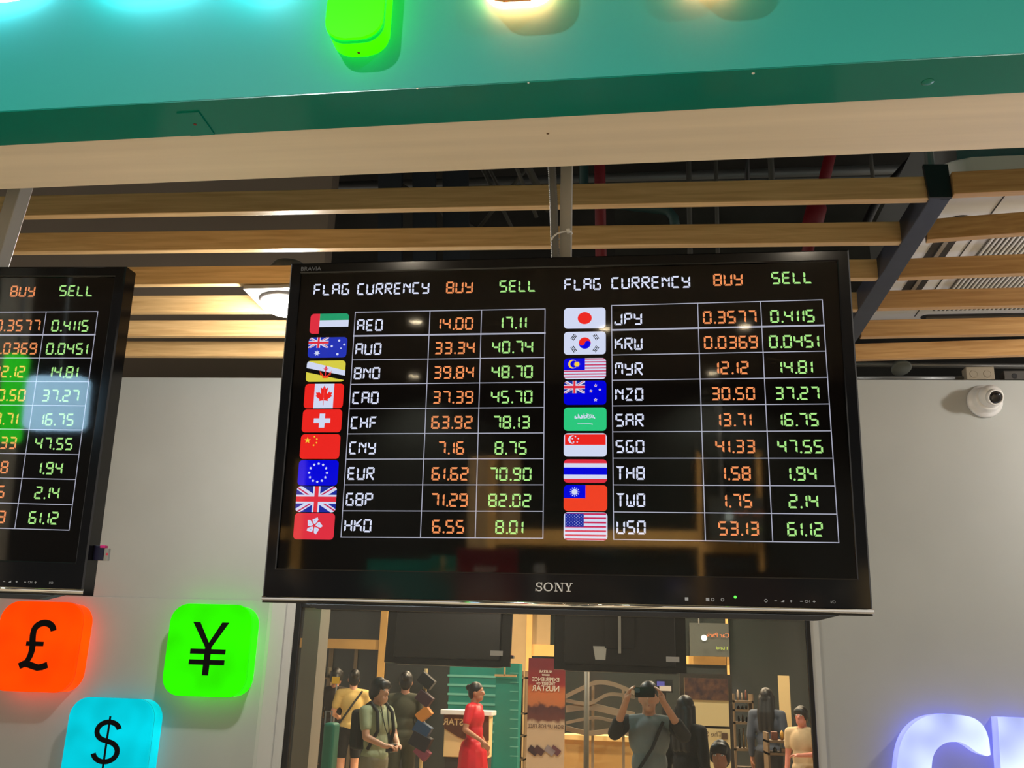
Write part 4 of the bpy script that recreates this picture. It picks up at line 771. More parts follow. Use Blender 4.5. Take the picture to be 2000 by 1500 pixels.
# hanging sign with car park lettering
cs = mroot('hanging_sign', 1383, DB - .3, 'dark hanging sign with orange lettering mirrored beside the dark screen back', 'sign', z=0)
mbox('panel', 1347, 1218, 1424, 1281, DB - .25, mat('sign_dark', lin(52, 58, 56), 0.5), .05, cs)
p = mir(1402, 1241, DB - .27); lettering('lettering', 'Car Park', .105, glow('sign_orange', lin(225, 130, 80), 2.4), cs, Matrix.Translation(p - cs.location + Vector((0, .03, 0))) @ FACE)
p = mir(1410, 1266, DB - .27); lettering('lettering', '1 Level', .07, glow('sign_lime', lin(190, 210, 90), 2.4), cs, Matrix.Translation(p - cs.location + Vector((0, .03, 0))) @ FACE)
p = mir(1375, 1246, DB - .27) - cs.location; bm = B(); lathe(bm, [(0, .05), (.03, .04), (.04, .002)], p + Vector((0, .02, 0)), (0, 1, 0), 20); obj('lamp', bm, glow('sign_lamp', (0.9, 1.0, 0.85, 1), 3.0), cs)
bm = B(); a = mir(1365, 1218, DB - .25) - cs.location; tube(bm, [a, Vector((a.x, a.y, ZC))], .012, 8); obj('rod', bm, ZINC, cs)
# teal tiled kiosk
TT = mat('teal_tile', lin(24, 116, 108), 0.35, noise=0.06, nscale=3); GRT = mat('pale_grout', lin(90, 160, 150), 0.6)
tk = mroot('tiled_kiosk', 940, 14.6, 'teal tiled kiosk block behind the person in red', 'kiosk')
for nm, a, b, top, d in (('wall_block', 874, 968, 1302, 14.6), ('column', 966, 1012, 1296, 14.2)):
    blk = mbox(nm, a, top, b, 1500, d, TT, .35, tk, z0=0); bm = B(); n = 11 if nm == 'column' else 9
    for k in range(1, n):
        lo, hi = mrect(a + (30 if nm == 'column' else 0), top + 18 * k, b, top + 18 * k + 1.3, d - .004, .01); box(bm, lo - tk.location, hi - tk.location)
    obj('grout_lines', bm, GRT, tk)
lo, hi = mrect(966, 1318, 1008, 1321, 14.1, .05); bm = B(); box(bm, lo - tk.location, hi - tk.location); lo, hi = mrect(984, 1296, 986.5, 1320, 14.1, .05); box(bm, lo - tk.location, hi - tk.location); obj('pale_trim', bm, BEI, tk)
# promotion counter
pc = mroot('promotion_counter', 912, 12.6, 'promotion counter with a white top, brown printed front, before the teal kiosk', 'counter')
BRN = mat('brown_print', lin(92, 54, 36), 0.5); CRM = mat('cream_print', lin(222, 194, 140), 0.5)
mbox('counter_top', 860, 1389, 961, 1395, 12.5, WHITE, .4, pc, bevel=.008)
mbox('front', 867, 1395, 955, 1478, 12.6, CRM, .3, pc, bevel=.01); mbox('foot', 868, 1478, 953, 1600, 12.62, mat('foot_dark', lin(48, 46, 44), 0.6), .28, pc, z0=0)
a = mir(867, 1396, 12.59); b = mir(955, 1396, 12.59); zz = lambda py: mir(900, py, 12.59).z
bm = B(); P = [(867, 1396), (955, 1396), (955, 1446)] + [(x, 1448 - (1 - t) * 0 - 26 * (1 - t) ** 1.6) for x, t in ((940, .98), (925, .9), (910, .75), (895, .5), (880, .2), (867, 0))]; prism(bm, [mir(x, y, 12.59) - pc.location for x, y in P], (0, .006, 0)); bmesh.ops.triangulate(bm, faces=[f for f in bm.faces if len(f.verts) > 4]); obj('brown_swoosh', bm, BRN, pc)
p = mir(898, 1411, 12.59); lettering('lettering', 'NUSTAR', .11, CRM, pc, Matrix.Translation(p - pc.location + Vector((0, .009, 0))) @ FACE, bold=.002)
# red roll-up banner
rb = mroot('roll_up_banner', 1066, 11.5, 'red to sand coloured roll-up banner with white lettering', 'banner')
m = bpy.data.materials.new('banner_print'); m.use_nodes = True; nt = m.node_tree; bs = nt.nodes['Principled BSDF']; bs.inputs['Roughness'].default_value = .5
tc = nt.nodes.new('ShaderNodeTexCoord'); sp = nt.nodes.new('ShaderNodeSeparateXYZ'); rp_ = nt.nodes.new('ShaderNodeValToRGB'); mr = nt.nodes.new('ShaderNodeMapRange'); nz = nt.nodes.new('ShaderNodeTexNoise'); nz.inputs['Scale'].default_value = 9; ad = nt.nodes.new('ShaderNodeMath'); ad.operation = 'MULTIPLY_ADD'; ad.inputs[1].default_value = .16
z1_ = mir(1066, 1287, 11.5).z; mr.inputs[1].default_value = 0.0; mr.inputs[2].default_value = z1_
nt.links.new(tc.outputs['Object'], sp.inputs[0]); nt.links.new(tc.outputs['Object'], nz.inputs['Vector']); nt.links.new(nz.outputs[0], ad.inputs[0]); nt.links.new(sp.outputs[2], ad.inputs[2]); nt.links.new(ad.outputs[0], mr.inputs[0]); nt.links.new(mr.outputs[0], rp_.inputs[0]); nt.links.new(rp_.outputs[0], bs.inputs['Base Color'])
zf = lambda py: mir(1066, py, 11.5).z / z1_ + .04
cr = rp_.color_ramp
for py, c_ in ((1640, lin(214, 176, 140)), (1412, lin(210, 172, 138)), (1404, lin(112, 56, 48)), (1380, lin(86, 44, 44)), (1374, lin(196, 110, 64)), (1352, lin(210, 110, 60)), (1335, lin(160, 44, 42)), (1287, lin(126, 34, 38))):
    e_ = cr.elements.new(max(0.001, min(.999, zf(py)))); e_.color = c_
cr.elements[0].color = lin(214, 176, 140); cr.elements[-1].color = lin(126, 34, 38)
mbox('print', 1030, 1287, 1103, 1620, 11.5, m, .012, rb, z0=.08); bm = B(); box(bm, (-.26, -.1, 0), (.26, .1, .08)); obj('base', bm, STEEL, rb, bevel=.01)
for s, py, sz in (('NUSTAR', 1312, .042), ('RESORT', 1318.5, .026), ('EXPERIENCE', 1327.5, .060), ('THE BEST OF', 1335.5, .040), ('NUSTAR', 1345, .088)):
    p = mir(1066, py, 11.49); lettering('lettering', s, sz, mat('banner_white', lin(236, 214, 190), 0.5), rb, Matrix.Translation(p - rb.location + Vector((0, .004, 0))) @ FACE, bold=.001, sx=.95)
p = mir(1066, 1419, 11.49); lettering('lettering', 'SIGN UP FOR FREE', .055, mat('banner_brown', lin(110, 74, 60), 0.5), rb, Matrix.Translation(p - rb.location + Vector((0, .004, 0))) @ FACE, bold=.001, sx=.9)
for k, (px, c_) in enumerate(((1041, lin(60, 34, 40)), (1053, lin(80, 44, 46)), (1074, lin(150, 128, 128)), (1085, lin(110, 60, 66)))):
    p = mir(px, 1466, 11.49) - rb.location; bm = B(); box(bm, p + Vector((-.055, 0, -.035)), p + Vector((.055, .006, .035)), rot=Matrix.Rotation(R(35), 3, 'Y')); obj('card_picture', bm, mat(f'card_{k}', c_, .5), rb)
# tower of tilted gift boxes
bt = mroot('gift_box_tower', 826, 11.4, 'tower of tilted coloured gift boxes between the people and the counter', 'display')
for px, py, sx_, an, c_ in ((832, 1330, 30, 38, (26, 24, 24)), (828, 1364, 30, 35, (62, 36, 44)), (827, 1395, 28, -40, (196, 122, 52)), (824, 1424, 32, 30, (38, 62, 92)), (820, 1448, 38, 25, (34, 30, 36)), (824, 1470, 28, 40, (120, 54, 70))):
    p = mir(px, py, 11.4) - bt.location; hw = sx_ * 11.4 / 1900 / 2; bm = B(); box(bm, p + Vector((-hw, -hw * 1.2, -hw * .7)), p + Vector((hw, hw * .2, hw * .7)), rot=Matrix.Rotation(R(an), 3, 'Y')); obj('gift_box', bm, mat('gift_%d' % px + '_%d' % py, lin(*c_), .45), bt, bevel=.006)
bm = B(); tube(bm, [(0, -.12, 0), (0, -.12, 1.7)], .02, 10); obj('pole', bm, CRM, bt); bm = B(); lathe(bm, [(0, .25), (.02, .24), (.03, .03)], (0, -.12, 0), (0, 0, 1), 24); obj('foot', bm, CRM, bt)
# poster totem
pt_ = mroot('poster_stand', 1382, 11.2, 'dark stand with two cream posters, one above the other', 'poster stand')
mbox('frame', 1329, 1318, 1432, 1620, 11.2, mat('stand_brown', lin(60, 52, 44), .5), .06, pt_, z0=0)
mbox('poster', 1337, 1326, 1423, 1416, 11.13, CRM, .01, pt_); mbox('poster', 1337, 1424, 1427, 1560, 11.13, CRM, .01, pt_)
m_ = mat('poster_photo', lin(150, 100, 72), .5, noise=.5, nscale=14, col2=lin(60, 40, 44)); mbox('picture', 1337, 1326, 1422, 1366, 11.115, m_, .008, pt_)
p = mir(1388, 1434, 11.115); lettering('lettering', 'The Sea', .075, mat('poster_ink', lin(90, 60, 40), .5), pt_, Matrix.Translation(p - pt_.location + Vector((0, .004, 0))) @ FACE)
mbox('badge', 1409, 1432, 1421, 1444, 11.115, mat('poster_ink', lin(90, 60, 40), .5), .008, pt_)
# wavy barrier, counters, shelves
wv = mroot('wave_barrier', 1165, 12.2, 'wavy grey-brown ribbon barrier behind the red banner', 'barrier')
WVM = mat('wave_brown', lin(128, 112, 92), .5)
for k, (pts, wd) in enumerate((((1105, 1352), (1135, 1340), (1165, 1331), (1200, 1336), (1240, 1350)), ) and (([(1105, 1360), (1135, 1345), (1165, 1333), (1200, 1337), (1245, 1356)], 9), ([(1105, 1368), (1150, 1374), (1190, 1356), (1240, 1362)], 7), ([(1105, 1385), (1150, 1380), (1200, 1390), (1240, 1398)], 14), ([(1105, 1412), (1160, 1402), (1200, 1408), (1245, 1404)], 6), ([(1105, 1422), (1150, 1432), (1200, 1428), (1245, 1438)], 10))):
    sp_ = [(x, y) for x, y in spline(pts, 6)]; bm = B()
    for (xa_, ya_), (xb_, yb2) in zip(sp_, sp_[1:]):
        q = [mir(x, y, 12.2 + .02 * k) - wv.location for x, y in ((xa_, ya_ - wd / 2), (xb_, yb2 - wd / 2), (xb_, yb2 + wd / 2), (xa_, ya_ + wd / 2))]; prism(bm, q, (0, -.04, 0))
    obj('ribbon', bm, WVM, wv)
for px in (1155, 1215):
    lo, hi = mrect(px, 1340, px + 5, 1500, 12.35, .05); bm = B(); box(bm, (lo.x - wv.location.x, lo.y - wv.location.y, 0), (hi.x - wv.location.x, hi.y - wv.location.y, hi.z)); obj('stanchion', bm, WVM, wv)
ct = mroot('hall_counter', 1160, 12.9, 'long honey coloured counter running under the wavy barrier', 'counter')
mbox('counter_top', 1100, 1440, 1240, 1444, 12.8, mat('pale_gold_top', lin(236, 205, 140), .3), .5, ct); mbox('front', 1102, 1444, 1238, 1600, 12.86, mat('honey_front', lin(186, 150, 92), .3), .4, ct, z0=0)
ps = mroot('post', 1146, 9.6, 'slim grey-brown post standing before the wavy barrier', 'post'); bm = B(); tube(bm, [(0, 0, 0), (0, 0, mir(1146, 1303, 9.6).z)], .026, 14); obj('shaft', bm, WVM, ps, smooth=True); bm = B(); lathe(bm, [(0, .16), (.015, .155), (.02, .03)], (0, 0, 0), (0, 0, 1), 24); obj('foot', bm, WVM, ps)
sc2 = mroot('small_screen', 1296, 12.4, 'small glowing bluish screen beside the photographer\'s raised phone', 'screen'); mbox('bezel', 1280, 1328, 1314, 1352, 12.42, BLACKM, .04, sc2)
mbox('picture', 1283, 1331, 1298, 1340, 12.38, glow('screen_violet', (.16, .15, .55, 1), 1.2), .01, sc2); mbox('picture', 1288, 1340, 1311, 1349, 12.38, glow('screen_cream', (.85, .68, .5, 1), 1.2), .01, sc2); bm = B(); tube(bm, [(0, -.03, 0), (0, -.03, 1.56)], .03, 10); obj('stand', bm, BLACKM, sc2)
GOODS = [(70, 50, 40), (150, 110, 70), (40, 44, 48), (190, 160, 110), (110, 60, 46), (200, 150, 60), (86, 80, 64), (170, 150, 130)]
def shelf(label, px0, px1, tops, d, dep=.4, ncol=3, group='goods on the hall shelves'):
    s = mroot('display_shelf', (px0 + px1) / 2, d, label, 'shelf'); wm = mat('shelf_brown', lin(104, 84, 60), .6)
    lo, hi = mrect(px0, tops[0] - 12, px1, tops[-1], d, dep); lo -= s.location; hi -= s.location
    for x in (lo.x, hi.x - .02): bm = B(); box(bm, (x, lo.y, 0), (x + .02, hi.y, hi.z)); obj('side_panel', bm, wm, s)
    for py in tops:
        z = mir(px0, py, d).z; bm = B(); box(bm, (lo.x, lo.y, z - .025), (hi.x, hi.y, z)); obj('shelf_board', bm, wm, s)
    for r_, py in enumerate(tops[:-1]):
        z = mir(px0, py, d).z; gap = (mir(px0, tops[r_ - 1], d).z - z - .05) if r_ else .16; wcol = (hi.x - lo.x - .10) / ncol
        for c_ in range(ncol):
            h = min(gap, .26) * random.uniform(.55, .92); x = s.location.x + lo.x + .05 + wcol * (c_ + .5); y = s.location.y + hi.y - .14; ww = wcol * random.uniform(.5, .8)
            kind = random.randrange(3); gm = mat('goods_%d' % (gi := random.randrange(8)), lin(*GOODS[gi]), .5); bm = B()
            if kind == 0: box(bm, (-ww / 2, -.06, 0), (ww / 2, .06, h)); nm = 'carton'
            elif kind == 1: lathe(bm, [(0, ww * .4), (h * .65, ww * .42), (h * .8, ww * .2), (h, ww * .18)], (0, 0, 0), (0, 0, 1), 18); nm = 'jar'
            else: lathe(bm, [(0, ww * .3), (h * .35, ww * .48), (h * .75, ww * .4), (h, ww * .1)], (0, 0, 0), (0, 0, 1), 18); nm = 'pot'
            o = obj(nm, bm, gm, bevel=.006 if kind == 0 else 0, smooth=kind > 0); o.location = (x, y, z + .001); ws = ('highest', 'second', 'third', 'fourth', 'fifth', 'sixth')[r_]
            tag(o, f'{nm} on the {ws} board of the {label.split(" of ")[0].split(" with ")[0]}', nm, group)
shelf('brown shop shelf beside the grey pillar', 603, 640, (1322, 1368, 1398, 1426, 1452, 1490), 14.5)
shelf('narrow shop shelf beside the teal column', 1012, 1026, (1322, 1392, 1436, 1482), 14.9, ncol=1)
shelf('brown shop shelf next to the poster stand', 1434, 1474, (1368, 1385, 1410, 1462, 1500), 12.6)
shelf('low brown shop shelf at the far edge of the glass', 1500, 1580, (1446, 1470, 1520), 11.6, ncol=4)
ys = mroot('price_sign', 656, 14.0, 'small yellow price sign over the shelf goods', 'sign'); mbox('card', 648, 1322, 663, 1335, 14.0, glow('price_yellow', lin(230, 180, 60), .7), .01, ys); bm = B(); tube(bm, [(0, -.02, 0), (0, -.02, 1.62)], .012, 8); obj('stand', bm, ZINC, ys)
vb = mroot('vertical_banner', 1533, 12.8, 'narrow cream upright banner near the far edge of the glass', 'banner'); mbox('print', 1522, 1320, 1544, 1424, 12.8, CRM, .015, vb); bm = B(); tube(bm, [(0, -.03, 0), (0, -.03, 1.7)], .015, 8); obj('pole', bm, ZINC, vb)
tb = mroot('travel_bag', 640, 9.3, 'teal green upright travel bag beside the grey pillar', 'bag'); bm = B(); lo, hi = mrect(628, 1412, 650, 1500, 9.3, .2); box(bm, (lo.x - tb.location.x, -.2, .05), (hi.x - tb.location.x, 0, hi.z)); obj('shell', bm, mat('bag_teal', lin(48, 120, 96), .5), tb, bevel=.03, seg=3)
bm = B(); tube(bm, [(-.03, -.1, hi.z - .02), (-.03, -.1, hi.z + .1), (.03, -.1, hi.z + .1), (.03, -.1, hi.z - .02)], .008, 8); obj('handle', bm, ZINC, tb)
for x in (-.04, .05): bm = B(); lathe(bm, [(-.02, .03), (.02, .03)], (x, -.1, .03), (1, 0, 0), 16); obj('wheel', bm, BLACKM, tb)

# ================================================================== PEOPLE
SKIN = mat('skin', lin(206, 150, 118), .5, noise=.04, nscale=12); SKIN2 = mat('skin_deeper', lin(168, 112, 84), .5, noise=.04, nscale=12); HAIR = mat('black_hair', (.008, .007, .007), .45, bump=.3, nscale=40)
def fuse(name, caps, ells, m, parent, voxel=.012, it=3):
    bm = B()
    for pts in caps:
        for (p, r0), (q, r1) in zip(pts, pts[1:]): tube(bm, [p, Vector(p).lerp(Vector(q), .5), q], [r0, (r0 + r1) / 2, r1], 12)
        for p, r0 in pts:
            r_ = bmesh.ops.create_icosphere(bm, subdivisions=2, radius=r0); bmesh.ops.translate(bm, verts=r_['verts'], vec=p)
    for c_, rad, rot in ells:
        r_ = bmesh.ops.create_icosphere(bm, subdivisions=3, radius=1.0)
        for v in r_['verts']: v.co = Vector((v.co.x * rad[0], v.co.y * rad[1], v.co.z * rad[2]))
        if rot is not None: bmesh.ops.rotate(bm, verts=r_['verts'], cent=(0, 0, 0), matrix=rot)
        bmesh.ops.translate(bm, verts=r_['verts'], vec=c_)
    bmesh.ops.recalc_face_normals(bm, faces=bm.faces); me = bpy.data.meshes.new(name); bm.to_mesh(me); bm.free()
    o = bpy.data.objects.new(name, me); COL.objects.link(o); md = o.modifiers.new('r', 'REMESH'); md.mode = 'VOXEL'; md.voxel_size = voxel
    sm = o.modifiers.new('s', 'SMOOTH'); sm.factor = .5; sm.iterations = it
    me2 = bpy.data.meshes.new_from_object(o.evaluated_get(bpy.context.evaluated_depsgraph_get())); bpy.data.objects.remove(o); bpy.data.meshes.remove(me)
    for p in me2.polygons: p.use_smooth = True
    me2.materials.clear(); me2.materials.append(m); me2.name = name; return link(name, me2, parent)
def hand(wr, fd, side, palm, caps, ells, grip=.5, s=1.0):
    fd, side = Vector(fd).normalized(), Vector(side).normalized(); palm = Vector(palm).normalized(); wr = Vector(wr)
    pc_ = wr + fd * .045 * s; caps.append([(wr, .026 * s), (pc_, .026 * s)])
    for k in (-1, 1): caps.append([(wr + fd * .015 * s, .02 * s), (wr + fd * .075 * s + side * .024 * k * s, .014 * s)])
    for k, ln in zip((-1.5, -.5, .5, 1.5), (.062, .072, .068, .052)):
        b = wr + fd * .08 * s + side * .0185 * k * s; d1 = (fd * (1 - grip * .4) + palm * grip * .6).normalized(); m1 = b + d1 * ln * .5 * s; d2 = (fd * (1 - grip) + palm * grip).normalized(); m2 = m1 + d2 * ln * .5 * s
        caps.append([(b, .0105 * s), (m1, .0095 * s), (m2, .008 * s)])
    tb_ = wr + fd * .03 * s - side * .03 * s; caps.append([(tb_, .014 * s), (tb_ + (fd * .6 - side * .6 + palm * .4).normalized() * .035 * s, .0115 * s), (tb_ + (fd * .8 - side * .35 + palm * .6).normalized() * .068 * s, .0095 * s)])
def person(loc, yaw, H, label, arms, top, bottom, hair, skin=SKIN, dress=None, turn=0.0, sleeve='short', lean=0.0, shoes=(.03, .025, .02), child=1.0, voxel=.012, extra=None):
    root = empty('person', (loc[0], loc[1], 0), label, 'person', rot=Matrix.Rotation(yaw, 3, 'Z')); s = H / 1.70; V = lambda x, y, z: Vector((x * s, (y + lean * max(0, z - .9)) * s, z * s)); hs = child
    caps, ells = [], []
    hc = V(0, .012, 1.575); RT = Matrix.Rotation(turn, 3, 'Z'); hp = lambda x, y, z: hc + RT @ Vector((x * s * hs, y * s * hs, z * s * hs))
    ells += [(hp(0, -.005, .015), (.074 * s * hs, .094 * s * hs, .108 * s * hs), RT), (hp(0, .03, -.06), (.054 * s * hs, .06 * s * hs, .055 * s * hs), RT), (hp(0, .097, -.012), (.013 * s, .018 * s, .022 * s), RT), (hp(.074, -.005, -.01), (.012 * s, .02 * s, .03 * s), RT), (hp(-.074, -.005, -.01), (.012 * s, .02 * s, .03 * s), RT)]
    caps.append([(V(0, -.02, 1.42), .056 * s), (V(0, -.005, 1.52), .05 * s)])
    ells += [(V(0, 0, 1.28), (.15 * s, .1 * s, .17 * s), None), (V(0, 0, 1.08), (.12 * s, .09 * s, .14 * s), None), (V(0, -.01, .94), (.145 * s, .105 * s, .13 * s), None)]
    caps.append([(V(-.16, -.015, 1.385), .052 * s), (V(0, -.015, 1.40), .06 * s), (V(.16, -.015, 1.385), .052 * s)])
    tcap = [[(V(-.165, -.015, 1.38), .064 * s), (V(0, -.015, 1.395), .07 * s), (V(.165, -.015, 1.38), .064 * s)]]; tell = [(V(0, 0, 1.27), (.168 * s, .118 * s, .18 * s), None), (V(0, 0, 1.08), (.145 * s, .11 * s, .16 * s), None), (V(0, -.005, .96), (.162 * s, .122 * s, .1 * s), None)]
    for sg, (el, wr, fd, palm, grip) in zip((1, -1), arms):
        sh = V(.18 * sg, -.015, 1.385); el, wr = V(*el), V(*wr); caps.append([(sh, .046 * s), (el, .038 * s)]); caps.append([(el, .038 * s), (wr, .025 * s)])
        fd = Vector(fd).normalized(); pv = Vector(palm).normalized(); sd = fd.cross(pv); sd = sd if sd.length > .1 else Vector((1, 0, 0)); hand(wr, fd, sd * (1 if sg > 0 else -1), pv, caps, ells, grip, s)
        f = 1.0 if sleeve == 'long' else .62 if sleeve == 'short' else 0
        if f: tcap.append([(sh, .06 * s), (sh.lerp(el, f), .056 * s)])
        if sleeve == 'long': tcap.append([(el, .052 * s), (el.lerp(wr, .85), .038 * s)])
    for sg in (1, -1):
        hp_, kn, an, to = V(.085 * sg, -.01, .9), V(.092 * sg, .012, .49), V(.095 * sg, -.025, .085), V(.115 * sg, .12, .03)
        caps += [[(hp_, .078 * s), (kn, .054 * s)], [(kn, .054 * s), (kn.lerp(an, .35) + Vector((0, -.012 * s, 0)), .053 * s), (an, .036 * s)], [(an, .036 * s), (to, .028 * s)]]
    fuse('body', caps, ells, skin, root, voxel * .8, 2)
    if dress:
        fuse('dress', tcap + [[(V(0, -.01, .86), .182 * s), (V(0, 0, .5), .215 * s), (V(0, 0, .14), .26 * s)]], tell, dress, root, voxel, 4)
    else:
        fuse('top', tcap, tell, top[0], root, voxel, 3)
        fl = bottom[1]; bc = [[(V(-.05, -.005, .92), .115 * s), (V(.05, -.005, .92), .115 * s)]]
        for sg in (1, -1):
            hp_, kn, an = V(.085 * sg, -.01, .9), V(.092 * sg, .012, .49), V(.095 * sg, -.025, .1)
            bc.append([(hp_, .094 * s), (kn if fl else hp_.lerp(kn, .75), .072 * s)]); 
            if fl: bc.append([(kn, .072 * s), (an, .058 * s)])
        fuse('trousers' if fl else 'shorts', bc, [], bottom[0], root, voxel, 3)
    sm_ = mat('shoe_%.2f' % shoes[0], shoes, .5)
    for sg in (1, -1): fuse('shoe', [[(V(.095 * sg, -.05, .05), .045 * s), (V(.118 * sg, .14, .036), .036 * s)]], [], sm_, root, voxel, 2)
    hcap, hell = [], [(hp(0, -.018, .042), (.084 * s * hs, .098 * s * hs, .098 * s * hs), RT), (hp(0, -.055, -.005), (.08 * s * hs, .062 * s * hs, .09 * s * hs), RT)]
    if hair == 'fringe': hell += [(hp(0, .05, .07), (.074 * s * hs, .05 * s * hs, .045 * s * hs), RT)] + [(hp(.066 * q, -.005, .02), (.024 * s * hs, .06 * s * hs, .07 * s * hs), RT) for q in (1, -1)] + [(hp(.04 * q, .075, .052), (.03 * s * hs, .02 * s * hs, .028 * s * hs), RT) for q in (1, 0, -1)]
    if hair == 'long': hcap += [[(hp(x, -.06, 0), .05 * s), (hp(x * 1.25, -.085, -.18), .056 * s), (hp(x * 1.3, -.09, -.36), .042 * s)] for x in (-.045, 0, .045)] + [[(hp(x, -.01, .02), .034 * s), (hp(x * 1.08, -.015, -.14), .032 * s), (hp(x * 1.05, -.01, -.26), .024 * s)] for x in (-.075, .075)]
    if hair == 'bun': hell.append((hp(0, -.11, .06), (.045 * s, .045 * s, .045 * s), RT))
    if hair: fuse('hair', hcap, hell, HAIR, root, voxel * .8, 2)
    EW, EB, LIP = mat('eye_white', lin(225, 220, 212), .3), mat('eye_dark', (.01, .008, .006), .2), mat('lip', lin(160, 84, 76), .45)
    for sg in (1, -1):
        bm = B(); bmesh.ops.create_uvsphere(bm, u_segments=12, v_segments=8, radius=1); 
        for v in bm.verts: v.co = Vector((v.co.x * .0135, v.co.y * .008, v.co.z * .0075)) * s
        e_ = obj('eye', bm, EW, root, smooth=True); e_.location = hp(.031 * sg, .0845, .018); e_.rotation_euler.z = turn - .25 * sg
        bm = B(); lathe(bm, [(0, .0058 * s), (.001 * s, .005 * s)], (0, .0072 * s, 0), (0, 1, 0), 12); obj('iris', bm, EB, e_)
        bm = B(); tube(bm, [hp((.031 + dx) * sg, .087 - abs(dx) * .35, .038 + dz) for dx, dz in ((-.016, -.002), (0, .003), (.018, -.003))], .003 * s, 8); obj('eyebrow', bm, HAIR, root)
    bm = B(); tube(bm, [hp(x, .086 - abs(x) * .5, -.058 + abs(x) * .1) for x in (-.022, -.011, 0, .011, .022)], [.002 * s, .0045 * s, .005 * s, .0045 * s, .002 * s], 8); obj('mouth', bm, LIP, root, smooth=True)
    if extra: extra(root, V, s, tcap, hp)
    return root
def cl(name, r, g, b): return mat('cloth_' + name, lin(r, g, b), .85, noise=.06, nscale=14, bump=.15)
DOWN = lambda sg: ((.215 * sg, -.03, 1.11), (.225 * sg, .04, .86), (0, .12, -1), (-sg, 0, 0), .3)
def at(px, d): p = mir(px, 1345, d); return (p.x, p.y)
# the photographer with both arms raised to the phone
d_ph = Vector((0.040, -0.014, -0.036)); fw = M @ Vector((0, 0, 1)); rt = M @ Vector((1, 0, 0)); u_ = M @ Vector((0, -1, 0))
PHM = Matrix((rt, fw, u_)).transposed()
ph = empty('mobile_phone', CAM + rt * .052 - u_ * .024 - fw * .009, 'black phone held level in both raised hands of the photographer', 'phone', rot=PHM)
bm = B(); prism(bm, [(x, -.004, z) for x, z in rrect(.147, .072, .011, 6)], (0, .0078, 0)); obj('case', bm, BLACK, ph, bevel=.0012)
bm = B(); prism(bm, [(x, -.0042, z) for x, z in rrect(.139, .064, .008, 6)], (0, -.0006, 0)); obj('display', bm, BLACKM, ph)
bm = B(); prism(bm, [(x - .052, .0037, z + .014) for x, z in rrect(.034, .034, .008, 6)], (0, .0012, 0)); obj('camera_island', bm, BLACKM, ph)
hh_ = 1.60; ss = hh_ / 1.70; bx, by = 0.085, -0.40
def tol(p): return ((p.x - bx) / ss, (p.y - by) / ss, p.z / ss)
wl_ = CAM + Vector((.052 - .134, -.085, -.085)); wr_ = CAM + Vector((.052 + .134, -.085, -.085))
GREY = cl('blue_grey', 122, 130, 130); COALC = cl('charcoal', 40, 41, 42)
def strap(root, V, s, tcap, hp):
    bm = B(); tube(bm, [V(.11, .1, 1.40), V(.02, .145, 1.2), V(-.1, .14, 1.02)], .014 * s, 8); obj('bag_strap', bm, COALC, root)
person((bx, by), 0.0, hh_, 'person in a blue-grey top with dark sleeves raising a phone in both hands', (((.275, .06, 1.30), tol(wr_), (-.25, .45, .85), (-.8, .3, 0), .6), ((-.275, .06, 1.30), tol(wl_), (.25, .45, .85), (.8, .3, 0), .6)), (GREY,), (COALC, True), 'bun', SKIN, sleeve='short', voxel=.009, extra=lambda root, V, s, tcap, hp: (strap(root, V, s, tcap, hp), [fuse('sleeve', [[(V(.18 * sg, -.015, 1.385), .066 * s), (V(.275 * sg, .06, 1.30), .058 * s)], [(V(.275 * sg, .06, 1.30), .058 * s), (V(.275 * sg, .06, 1.30).lerp(V(*tol(wr_ if sg > 0 else wl_)), .35), .05 * s)]], [], COALC, root, .01, 3) for sg in (1, -1)]))
person(at(1338, 8.9), R(215), 1.50, 'person with long black hair in black standing behind the photographer', (DOWN(1), DOWN(-1)), (cl('black', 22, 21, 22),), (cl('black', 22, 21, 22), True), 'long', SKIN2, sleeve='long')
person(at(1403, 7.0), R(15), 1.22, 'short dark haired child standing in front of the poster stand', (DOWN(1), DOWN(-1)), (cl('maroon', 84, 52, 50),), (cl('dark_blue', 40, 46, 60), True), 'fringe', SKIN2, child=1.12)
def pack(root, V, s, tcap, hp):
    bm = B(); c0 = V(0, -.2, 1.2); box(bm, c0 + Vector((-.13, -.08, -.2)) * s, c0 + Vector((.13, .08, .2)) * s); obj('backpack', bm, cl('backpack', 40, 38, 36), root, bevel=.05, seg=3)
    for sg in (1, -1): bm = B(); tube(bm, [V(.1 * sg, -.13, 1.40), V(.11 * sg, .0, 1.475), V(.11 * sg, .1, 1.38), V(.12 * sg, .13, 1.2), V(.16 * sg, .04, 1.02)], .018 * s, 8); obj('pack_strap', bm, cl('backpack', 40, 38, 36), root, smooth=True)
    bm = B(); tube(bm, [V(.05, .08, 1.45), V(.03, .135, 1.25), V(0, .2, 1.08), V(-.03, .135, 1.25), V(-.05, .08, 1.45)], .005 * s, 6); obj('neck_cord', bm, BLACKM, root)
    bm = B(); box(bm, V(-.07, .2, 1.0), V(.07, .26, 1.08)); obj('held_camera', bm, BLACKM, root, bevel=.008)
person(at(741, 9.4), R(-62), 1.56, 'boy in a pale green tee with backpack straps holding a black camera', (((.215, .06, 1.14), (.10, .22, 1.06), (-.9, .35, -.05), (0, .2, -1), .6), ((-.215, .06, 1.14), (-.10, .22, 1.06), (.9, .35, -.05), (0, .2, -1), .6)), (cl('pale_green', 160, 164, 128),), (cl('khaki', 134, 126, 104), False), 'fringe', SKIN, child=1.08, extra=pack, voxel=.01)
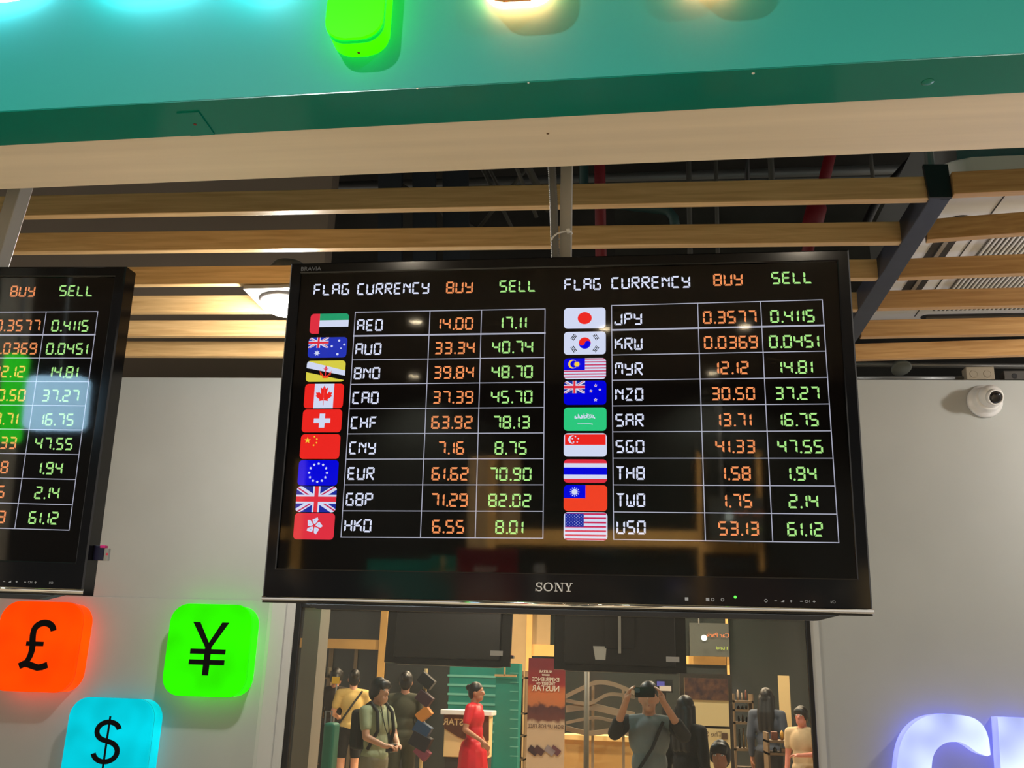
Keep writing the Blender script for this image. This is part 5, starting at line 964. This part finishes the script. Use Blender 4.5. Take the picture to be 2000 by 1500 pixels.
def sash(root, V, s, tcap, hp):
    bm = B(); tube(bm, [V(-.12, -.10, 1.42), V(.02, -.15, 1.22), V(.16, -.13, 1.0)], .014 * s, 8); obj('bag_strap', bm, COALC, root)
person(at(690, 13.4), R(160), 1.68, 'person in a baggy yellow tee and black shorts seen from behind', (((.25, .02, 1.12), (.16, .2, 1.06), (-.5, .8, .1), (0, 0, -1), .5), ((-.25, .02, 1.14), (-.3, .2, 1.10), (-.2, .9, .1), (0, 0, -1), .5)), (cl('straw_yellow', 212, 182, 112),), (cl('black', 22, 21, 22), False), 'bun', SKIN, extra=sash)
person(at(655, 14.2), R(190), 1.70, 'person in a dark brown jacket beside the yellow tee', (DOWN(1), DOWN(-1)), (cl('dark_brown', 46, 38, 34),), (cl('black', 22, 21, 22), True), 'fringe', SKIN2, sleeve='long')
person(at(792, 11.9), R(170), 1.66, 'person in dark olive clothes with back turned, beside the gift box tower', (DOWN(1), DOWN(-1)), (cl('olive', 62, 62, 46),), (cl('olive', 62, 62, 46), True), 'bun', SKIN2, sleeve='long', shoes=(.05, .04, .03))
person(at(930, 12.0), R(-80), 1.56, 'person in a long red dress walking past the promotion counter', (((.25, -.06, 1.12), (.29, .06, .92), (0.05, .3, -1), (-1, 0, 0), .3), ((-.25, -.04, 1.12), (-.28, .2, 1.0), (-.05, .7, -.7), (1, 0, 0), .3)), None, None, 'bun', SKIN2, dress=mat('red_satin', lin(196, 20, 40), .45, noise=.1, nscale=6), sleeve='short')
person(at(1562, 11.2), R(30), 1.42, 'person in a cream top standing at the far edge of the glass', (((.24, .08, 1.14), (.05, .22, 1.12), (-.9, .3, 0), (0, .2, -1), .5), DOWN(-1)), (cl('cream', 196, 168, 130),), (cl('navy', 36, 42, 60), True), 'fringe', mat('skin_flushed', lin(206, 128, 110), .5))
person(at(1496, 12.4), R(200), 1.60, 'person in a grey-blue top behind the low shelf', (DOWN(1), DOWN(-1)), (cl('slate', 62, 70, 84),), (cl('black', 22, 21, 22), True), 'long', SKIN2, sleeve='long')
